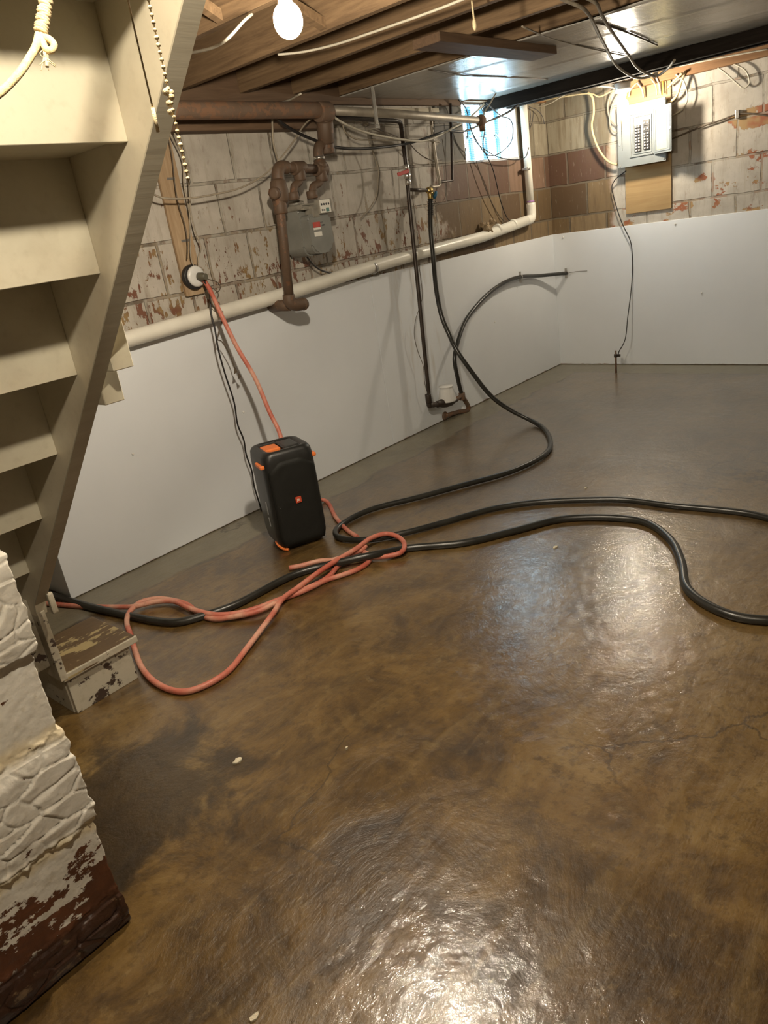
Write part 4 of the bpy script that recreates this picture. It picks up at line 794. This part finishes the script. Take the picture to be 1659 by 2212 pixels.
for k, r, mt, lb in (
    ('r_L1', .006, CWHT, 'long white cable stapled straight along under the dark beam'),
    ('r_L2', .006, CYEL, 'cream cable running from the white upright pipe to the breaker panel'),
    ('r_L3', .006, CWHT, 'white cable running along the wood plate on the back wall'),
    ('r_L4', .006, CWHT, 'white cable curving up and down left of the glowing bulb'),
    ('r_L5', .004, CWHT, 'thin white cable dipping right of the white upright pipe'),
    ('r_drop', .010, CYEL, 'fat cream cable hanging down the wall left of the breaker panel'),
    ('r_p1', .007, CYEL, 'cream cable arching into the left of the breaker panel top'),
    ('r_p2', .008, CGREY, 'grey cable arching into the middle of the breaker panel top'),
    ('r_p3', .006, CYEL, 'cream cable entering the right half of the breaker panel top'),
    ('r_p4', .006, CWHT, 'white cable entering the breaker panel top next to the amber one'),
    ('r_p5', .004, CORN, 'amber yellow cable straight into the breaker panel top'),
    ('r_p6', .009, CYEL, 'cream cable slanting down behind the right of the panel top'),
    ('r_p7', .010, CYEL, 'fat cream cable curving down to the right edge of the panel door'),
    ('r_p8', .006, CWHT, 'pale cable bulging right of the panel door'),
    ('r_q1', .006, CGREY, 'grey cable looping into the left side of the breaker panel'),
    ('r_q2', .006, CGREY, 'second grey cable loop at the left side of the breaker panel, the inner one'),
    ('r_w1', .006, CDK, 'dark cable clamped to the back wall right of the panel'),
    ('r_w2', .006, CWHT, 'white cable hanging in a loop on the back wall at far right')):
    cable('cable', P[k], r, mt, lb, 'cable', rg, 7)
bm = BM(); q = P['r_w1'][3]; add_box(bm, -.035, -.001, q[1]-.012, q[1]+.012, q[2]-.03, q[2]+.03, .003); tag(obj('cable_clamp', bm, STEEL), 'small metal clamp holding the dark cable on the back wall', 'clamp')
cable('cable', P['x_1'], .008, CGREY, 'left of the two grey cables slung below the ceiling sheet to the back wall', 'cable', 'cables under the ceiling')
cable('cable', P['x_2'], .008, CGREY, 'right of the two grey cables slung below the ceiling sheet to the back wall', 'cable', 'cables under the ceiling')
cable('cable', P['x_3'], .0045, CGREY, 'thin pale cable crossing the ceiling sheet behind the nailed plank', 'cable', 'cables under the ceiling')
cable('cable', P['x_4'], .004, CDK, 'thin dark line of cable across the far part of the ceiling sheet', 'cable', 'cables under the ceiling')
cable('cable', P['x_5'], .0055, CWHT, 'white cable strung along the joists right of the big bulb', 'cable', 'cables under the ceiling')
cable('cable', P['x_6'], .0055, CWHT, 'white cable sagging between stair stringer and big bulb', 'cable', 'cables under the ceiling')
cable('cable', P['x_7'], .005, CWHT, 'white cable drooping just over the iron pipe', 'cable', 'cables under the ceiling')
cable('cable', P['x_8'], .005, CDK, 'dark cable crossing the ceiling sheet beyond the two slung cables', 'cable', 'cables under the ceiling')
q = P['hangstr'][0]; bm = BM(); add_tube(bm, [(q[0], q[1], 2.40), (q[0], q[1], 2.3), (q[0]+.004, q[1], 2.24)], .004, 6); add_lathe(bm, [(.004, 0), (.009, .012), (.008, .03), (.003, .045)], Matrix.Translation((q[0]+.004, q[1], 2.215)), 8)
tag(obj('hanging_string', bm, TWINE), 'short frayed string hanging in front of the nailed plank', 'string')

# ground rod with clamp
t = thing('ground_rod', 'dark ground rod with a clamp standing out of the floor by the back wall', 'ground rod', (-.332, -.73, 0))
bm = BM(); add_tube(bm, [(-.332, -.73, -.01), (-.335, -.733, .20)], .0085, 10, False); obj('rod', bm, IRON, t)
bm = BM(); fitting(bm, (-.335, -.733, .155), (0, 0, 1), .016, .014); add_box(bm, -.345, -.325, -.775, -.735, .145, .168, .004); obj('rod_clamp', bm, DPIPE, t)
cable('ground_wire', [(-.335, -.765, .158)]+P['gcable'], .0042, CBLK, 'thin black wire from the breaker panel down to the ground rod', 'wire')

# ------------------------------------------------------------------ bulbs
XI, XO, XL = -5.80, -5.758, -6.95
def bulb(key, p, name, label, r, top, string=None):
    t = thing(name, label, 'light bulb', (p[0], p[1], p[2]-r*1.2))
    bm = BM(); prof = []
    for k in range(13):
        a = -90+150*k/12; prof.append((r*math.cos(R(a)), r*1.12*math.sin(R(a))))
    prof += [(r*.42, r*1.3), (r*.40, r*1.5)]
    add_lathe(bm, prof, Matrix.Translation(p), 20); obj('glass', bm, BULBM[key], t)
    bm = BM(); add_lathe(bm, [(r*.42, r*1.5), (r*.62, r*1.55), (r*.66, r*2.1), (.055, r*2.3), (.06, top-p[2]-.001)], Matrix.Translation(p), 20); obj('socket', bm, PORC, t)
    if string:
        bm = BM(); add_tube(bm, [(p[0]-.0+string[0], p[1]+string[1], p[2]+r*1.7), (p[0]+string[0], p[1]+string[1], string[2])], .0022, 6, False); obj('pull_string', bm, TWINE, t)
    return t
bulb('a', BULB_A, 'light_bulb', 'big glaring bare bulb hanging near the stair, top of the room', .040, 2.335)
bulb('b', BULB_B, 'light_bulb', 'small glowing bare bulb in front of the breaker panel', .040, 2.27, (-.04, .0, 1.80))
bulb('c', BULB_C, 'light_bulb', 'bare bulb overhead behind the stair, lighting the stair undersides', .035, 2.30)
bm = BM(); add_box(bm, -.56, -.44, -.99, -.87, 2.27, 2.30, .004); add_box(bm, -.62, -.40, -.95, -.91, 2.30, 2.33, .002); tag(obj('lamp_block', bm, JOIST), 'wood block carrying the small glowing bulb', 'wood block')
bm = BM(); add_box(bm, -5.28, -4.87, -1.95, -1.85, 2.336, 2.36, .003); tag(obj('lamp_block', bm, JOIST), 'wood block between joists carrying the big bulb', 'wood block')
bm = BM(); add_box(bm, XL, XI, -3.20, -2.90, 2.305, 2.381, .003); tag(obj('lamp_block', bm, JOIST), 'wood block under a stair tread carrying the overhead bulb', 'wood block')

# ------------------------------------------------------------------ stairs
t = thing('staircase', 'cream painted wooden staircase seen from below at the left', 'staircase', (-6.35, -1.0, .15))
XI, XO, XL = -5.80, -5.758, -6.95
def under(y): return .443+(-.977-y)*.946
ye, yt = -1.03, -3.62
poly = [(ye, .44), (ye-.02, under(ye-.02)-.02), (yt, under(yt)), (yt, under(yt)+.36), (ye+.12, under(ye)+.30), (ye+.10, .44)]
bm = BM(); add_prism(bm, poly, XI, XO-.003, 'x'); st = obj('stringer', bm, STRING, t)
bm = BM(); add_prism(bm, [(ye-.02, under(ye-.02)-.022), (ye-.02, under(ye-.02)-.017), (yt, under(yt)+.002), (yt, under(yt)-.003)], XI-.001, XO-.002, 'x'); obj('sawn_edge', bm, EDGE, st)
bm = BM(); add_prism(bm, poly, XL-.04, XL, 'x'); obj('stringer', bm, STRING, t)
RB = [(-3.19, 2.60), (-2.97, 2.39), (-2.745, 2.18), (-2.522, 1.973), (-2.303, 1.765), (-2.085, 1.550), (-1.854, 1.331), (-1.610, 1.108), (-1.364, .879), (-1.111, .642)]
for i, (y, z) in enumerate(RB):
    zt = RB[i-1][1]+.012 if i else z+.2
    bm = BM(); add_box(bm, XL, XI, y, y+.018, z-.008, zt, .001, seg=1); obj('riser', bm, STAIR, t)
    yn = RB[i+1][0]+.02 if i < len(RB)-1 else y+.24
    bm = BM(); add_box(bm, XL, XI, y+.018, yn+.02, z+.0, z+.028, .002, seg=1); obj('tread', bm, STAIR, t)
for y0, y1, z0, z1 in ((-1.955, -1.885, 1.322, 1.55), (-1.87, -1.80, 1.236, 1.47)):
    bm = BM(); add_box(bm, XO-.002, -5.705, y0, y1, z0, z1, .002, seg=1); obj('side_cleat', bm, STAIR, t)
bm = BM(); add_box(bm, -5.800, -5.772, -1.04, -.82, .165, .455, .003); add_box(bm, -5.86, -5.80, -.99, -.95, .22, .50, .004); obj('end_board', bm, STEP, t)
bm = BM(); add_box(bm, XO-.01, XO+.012, -1.10, -1.08, .45, .53, .006); obj('end_block', bm, STEP, t)
t = thing('wooden_step', 'low chipped wooden step on the floor at the stair foot', 'step', (-5.64, -.85, 0))
bm = BM(); add_box(bm, -5.775, -5.515, -1.018, -.998, 0.0, .158, .002); obj('riser', bm, STEP, t)
bm = BM(); add_box(bm, -5.532, -5.508, -1.015, -.69, 0.0, .158, .002); add_box(bm, -5.78, -5.76, -.998, -.69, 0, .158, .002); add_box(bm, -5.76, -5.53, -.71, -.69, 0, .158, .002); obj('side_board', bm, STEP, t)
bm = BM(); add_box(bm, -5.79, -5.475, -1.035, -.685, .158, .186, .010, seg=3)
for v in bm.verts: v.co += Vector((0, .012*noise.noise(v.co*22), .003*noise.noise(v.co*30)))
obj('tread', bm, TREADM, t)
bm = BM(); add_box(bm, -5.79, -5.474, -1.038, -1.022, .157, .184, .003); obj('nosing', bm, STEP, t)

# ------------------------------------------------------------------ stone pier
bm = BM(); nu, nz = 250, 380; PX0, PX1, PY, PT = -6.93, -6.172, -2.03, 1.22; G = []
rocky = [(0, .108), (.335, .585), (.80, 1.05)]; lips = [(.112, .006), (.335, .015), (.592, .009), (.795, .004), (1.055, .006)]
def pier_h(x, z):
    h = 0.
    for a, b in rocky:
        if a <= z <= b:
            p = Vector((x*12.5, z*20, 5)); p += Vector((noise.noise(p*.9), noise.noise(p*.9+Vector((9, 4, 2))), 0))*.4
            best = sorted(((p.x-cx)**2+(p.y-cy)**2, cx, cy) for cx, cy in ((i+.5+.42*noise.cell(Vector((i, j, 1.)))*1.6-.25, j+.5+.42*noise.cell(Vector((i, j, 8.)))*1.6-.25)
                          for i in range(int(math.floor(p.x))-2, int(math.floor(p.x))+3) for j in range(int(math.floor(p.y))-2, int(math.floor(p.y))+3)))
            d1, d2 = best[0][0]**.5, best[1][0]**.5; g = d2-d1; qx, qy = best[0][1:]; e = min(1, min(z-a, b-z)*22+.1)
            t = noise.cell(Vector((qx*3, qy*3, 2.)))-.5
            h += e*(.010+.006*t*(p.x-qx)+.004*(p.y-qy)-.0065*max(0, 1-g/.13)**1.5)+(.020 if a == .80 else .006)*(1 if e > .3 else 0)
    wv = .012*noise.noise(Vector((x*5, 0, 1)))
    for c, s in lips:
        q = max(0, 1-abs(z-c-wv)/.020); n = noise.fractal(Vector((x*30, z*34, 2)), .9, 2.1, 5)
        h += s*q*max(0, .35+n*1.3)
    return h+.0016*noise.fractal(Vector((x*35, z*35, 7)), .8, 2.1, 3)
for i in range(nu+1):
    row = []
    for j in range(nz+1):
        x = PX0+(PX1-PX0)*i/nu; z = PT*j/nz
        ex = .005*noise.noise(Vector((0, z*9, 4)))+.006*noise.noise(Vector((0, z*40, 4)))
        if .33 < z < .6: ex += .008
        if z > .8: ex += .012
        xx = x+(ex if i == nu else ex*max(0, (i/nu-.85)/.15))
        row.append(bm.verts.new((xx, PY-pier_h(x, z), z)))
    G.append(row)
for i in range(nu):
    for j in range(nz): bm.faces.new((G[i][j], G[i+1][j], G[i+1][j+1], G[i][j+1])).smooth = True
yb = -1.80
B = [[bm.verts.new((G[i][j].co.x, yb, G[i][j].co.z)) for j in (0, nz)] for i in (0, nu)]
side = [bm.verts.new((G[nu][j].co.x, yb, G[nu][j].co.z)) for j in range(nz+1)]
for j in range(nz): bm.faces.new((G[nu][j], side[j], side[j+1], G[nu][j+1]))
sidl = [bm.verts.new((G[0][j].co.x, yb, G[0][j].co.z)) for j in range(nz+1)]
for j in range(nz): bm.faces.new((G[0][j+1], sidl[j+1], sidl[j], G[0][j]))
topb = [bm.verts.new((G[i][nz].co.x, yb, PT)) for i in range(nu+1)]
for i in range(nu): bm.faces.new((G[i][nz], G[i+1][nz], topb[i+1], topb[i]))
for v in B[0]+B[1]: bm.verts.remove(v)
botb = [bm.verts.new((G[i][0].co.x, yb, 0)) for i in range(nu+1)]
for i in range(nu): bm.faces.new((botb[i], botb[i+1], topb[i+1], topb[i]))
tag(obj('block_pier', bm, PIER), 'white painted rock face block pier in the left foreground', 'pier')

# ------------------------------------------------------------------ speaker
sp = thing('portable_speaker', 'black upright portable speaker with orange grips standing on the wet floor', 'speaker', (-4.222, -.612, 0))
sp.rotation_euler = (0, 0, R(-23.8)); sp['_local'] = 1
def rr_ring(bm, hx, hy, r, z, n=8, cx=0, cy=0, tilt=0):
    o = []
    for sx, sy, a0 in ((1, 1, 0), (-1, 1, 90), (-1, -1, 180), (1, -1, 270)):
        for k in range(n+1):
            a = R(a0+90*k/n); x = sx*(hx-r)+r*math.cos(a)+cx; y = sy*(hy-r)+r*math.sin(a)+cy
            o.append(bm.verts.new((x, y, z+tilt*y)))
    return o
def loft(bm, rings, cap=True):
    for a, b in zip(rings, rings[1:]):
        n = len(a)
        for k in range(n): bm.faces.new((a[k], a[(k+1)%n], b[(k+1)%n], b[k])).smooth = True
    if cap: bm.faces.new(rings[0][::-1]); bm.faces.new(rings[-1])
bm = BM()
loft(bm, [rr_ring(bm, .100, .100, .04, 0), rr_ring(bm, .118, .116, .05, .006), rr_ring(bm, .136, .134, .055, .035), rr_ring(bm, .1435, .140, .055, .09), rr_ring(bm, .1435, .142, .05, .30), rr_ring(bm, .1420, .142, .05, .49), rr_ring(bm, .138, .138, .05, .528), rr_ring(bm, .128, .130, .05, .545), rr_ring(bm, .115, .118, .045, .550), rr_ring(bm, .095, .100, .04, .546), rr_ring(bm, .088, .092, .035, .530), rr_ring(bm, .086, .090, .03, .505)])
body = obj('cabinet', bm, SPKR, sp)
bm = BM()  # grille: bulging front with a raised shoulder line
n = 16; rows = []
for j in range(29):
    z = .022+.478*j/28; row = []
    for i in range(n+1):
        u = -1+2*i/n; top = .50-.055*max(0, (abs(u)-.45)/.55)**1.2
        zz = .022+(top-.022)*j/28; hw = .128-.02*max(0, (.07-zz)/.07)
        edge = (1-abs(u)**6)*(1 if 0 < j < 28 else 0); y = -.138-.013*edge*(1-max(0, (.06-zz)/.06)*.6)+.025*max(0, abs(u)-.7)**1.5+.02*max(0, (.05-zz)/.05)**2
        for cz, cr in ((.375, .085), (.165, .085)):
            dd = math.hypot(u*hw, zz-cz); y += .0028*math.exp(-((dd-cr)/.007)**2)
        row.append(bm.verts.new((u*hw, y, zz)))
    rows.append(row)
for a, b in zip(rows, rows[1:]):
    for k in range(n): bm.faces.new((a[k], a[k+1], b[k+1], b[k])).smooth = True
edge = rows[0]+[r[-1] for r in rows[1:]]+rows[-1][-2::-1]+[r[0] for r in rows[-2:0:-1]]
bk = [bm.verts.new((v.co.x*.98, -.115, v.co.z)) for v in edge]
for k in range(len(edge)): bm.faces.new((edge[k], edge[(k+1)%len(edge)], bk[(k+1)%len(edge)], bk[k]))
obj('grille', bm, GRILLE, sp)
bm = BM(); add_box(bm, -.096, -.005, -.045, .060, .520, .5475, .014, seg=3); obj('handle_lining', bm, ORANGE, sp)
bm = BM(); add_box(bm, .000, .092, -.075, .080, .515, .5485, .014, seg=3); add_box(bm, -.094, .0, .055, .085, .515, .551, .008, seg=3); obj('carry_handle', bm, SPKR, sp)
bm = BM(); add_box(bm, -.03, .07, -.115, -.100, .541, .5495, .003); obj('control_strip', bm, plain('gloss_black', (.01, .01, .01), .12), sp)
for sx in (-1, 1):
    bm = BM(); add_box(bm, -.016, .016, -.085, .02, .470, .492, .009, Matrix.Translation((sx*.140, -.035, 0)), seg=3); obj('side_grip', bm, ORANGE, sp)
bm = BM(); add_tube(bm, [(-.136, -.045, .040), (-.134, -.085, .026), (-.118, -.115, .013), (-.10, -.132, .009)], .0085, 10); obj('rubber_foot', bm, ORANGE, sp)
bm = BM(); add_tube(bm, [(.138, .03, .04), (.136, .085, .02), (.11, .12, .012)], .010, 10); obj('rubber_foot', bm, ORANGE, sp)
bm = BM(); add_box(bm, -.1475, -.142, -.045, -.030, .20, .27, .002); add_box(bm, -.1475, -.142, -.040, -.028, .13, .18, .002); obj('side_port', bm, plain('port_silver', (.22, .22, .21), .4), sp)
bm = BM(); add_box(bm, -.0145, .0185, -.156, -.148, .258, .291, .002); bd = obj('badge', bm, LOGO, sp)
fc = bpy.data.curves.new('lettering', 'FONT'); fc.body = 'JBL'; fc.size = .0155; fc.extrude = .0006; fc.align_x = 'CENTER'; fc.align_y = 'CENTER'; fc.offset = .0004; fc.space_character = .85
tmp = bpy.data.objects.new('lettering_tmp', fc); C.objects.link(tmp)
me = bpy.data.meshes.new_from_object(tmp.evaluated_get(bpy.context.evaluated_depsgraph_get()))
bpy.data.objects.remove(tmp)
me.transform(Matrix.Translation((.002, -.1568, .2745)) @ Matrix.Rotation(R(90), 4, 'X')); me.materials.clear(); me.materials.append(LOGOW)
lt = bpy.data.objects.new('lettering', me); C.objects.link(lt); lt.parent = bd
del sp['_local']

# ------------------------------------------------------------------ near strings and rope
def beads(name, top, bot, label, r, n, knots):
    bm = BM(); a, b = Vector(top), Vector(bot); add_tube(bm, [a, b], r*.35, 6, False)
    for k in range(n):
        c = a.lerp(b, k/n); rr = r*(1+.3*random.random())
        bmesh.ops.create_icosphere(bm, subdivisions=1, radius=rr, matrix=Matrix.Translation(c))
    for f in knots:
        c = a.lerp(b, f)
        for q in range(5): bmesh.ops.create_icosphere(bm, subdivisions=2, radius=r*1.7, matrix=Matrix.Translation(c+Vector([random.uniform(-r, r)*1.5 for _ in range(3)])+Vector((0, 0, random.uniform(-.012, .012)))))
    for f in bm.faces: f.smooth = True
    return tag(obj(name, bm, TWINE), label, 'string')
cb = P['chainbot'][0]; beads('pull_cord', (cb[0], cb[1], 2.304), cb, 'knotted beaded pull cord hanging before the stair stringer', .0019, 120, (.57, .70, .90))
sb = P['strbot'][0]
bm = BM(); add_tube(bm, [(sb[0], sb[1], 2.304), (sb[0], sb[1], sb[2])], .0009, 6, False); add_tube(bm, [(sb[0], sb[1], sb[2]+.02), (sb[0], sb[1], sb[2])], .0018, 6, False); tag(obj('pull_cord', bm, TWINE), 'thin plain string hanging left of the beaded cord', 'string')
t = thing('rope', 'cotton rope with a whipped end and small loop, top left', 'rope', tuple(P['rope1'][-1]))
r1 = P['rope1']; tp = Vector(r1[0])+(Vector(r1[0])-Vector(r1[3]))*3
bm = BM(); add_tube(bm, [tp, r1[0], r1[1], r1[2], r1[3]], .0066, 10); obj('wrapped_strand', bm, ROPE, t)
bm = BM(); a, b = Vector(r1[1]), Vector(r1[3])
for k in range(13): add_lathe(bm, [(.0066, -.0022), (.0090, 0), (.0066, .0022)], align(a.lerp(b, .0+k/12.5), (b-a)+Vector((random.uniform(-.012, .012), 0, random.uniform(-.01, .01)))), 10)
obj('whipping', bm, TWINE, t)
bm = BM(); add_tube(bm, P['rope2'], .0048, 10); obj('hanging_strand', bm, ROPE, t)
bm = BM(); add_tube(bm, P['rope3'], .0042, 10); obj('small_loop', bm, ROPE, t)
bm = BM(); f = P['rope4']; add_tube(bm, f, .0022, 6)
for k in range(7): add_tube(bm, [f[1], Vector(f[2])+Vector((random.uniform(-.008, .008), 0, .004)), Vector(f[3])+Vector((random.uniform(-.014, .014), 0, random.uniform(-.004, .008)))], .0007, 4)
obj('frayed_end', bm, TWINE, t)

# ------------------------------------------------------------------ bits on the floor
for (x, y), s, lb in (((-5.624, -1.797), .020, 'largest pale paint flake on the floor, left of centre'), ((-5.392, -2.076), .006, 'tiny white fleck on the floor right of the largest flake'), ((-3.795, -1.971), .016, 'pale flake on the floor between black hose and window reflection'),
                      ((-6.152, -2.502), .014, 'pale flake on the floor at the bottom edge'), ((-3.039, -1.757), .012, 'small crumb on the floor inside the far hose loop')):
    bm = BM(); pts = []; nn = 9
    for k in range(nn):
        a = 2*math.pi*k/nn; q = s*random.uniform(.6, 1.15); pts.append((x+q*math.cos(a), y+.6*q*math.sin(a)))
    add_prism(bm, pts, 0, .004, 'z')
    for v in bm.verts: v.co.z += abs(noise.noise(v.co*60))*.006 if v.co.z > .001 else 0
    tag(obj('paint_flake', bm, CHIP), lb, 'paint flake', 'flakes on the floor')
for o in bpy.data.objects:
    for k in list(o.keys()):
        if k.startswith('_'): del o[k]
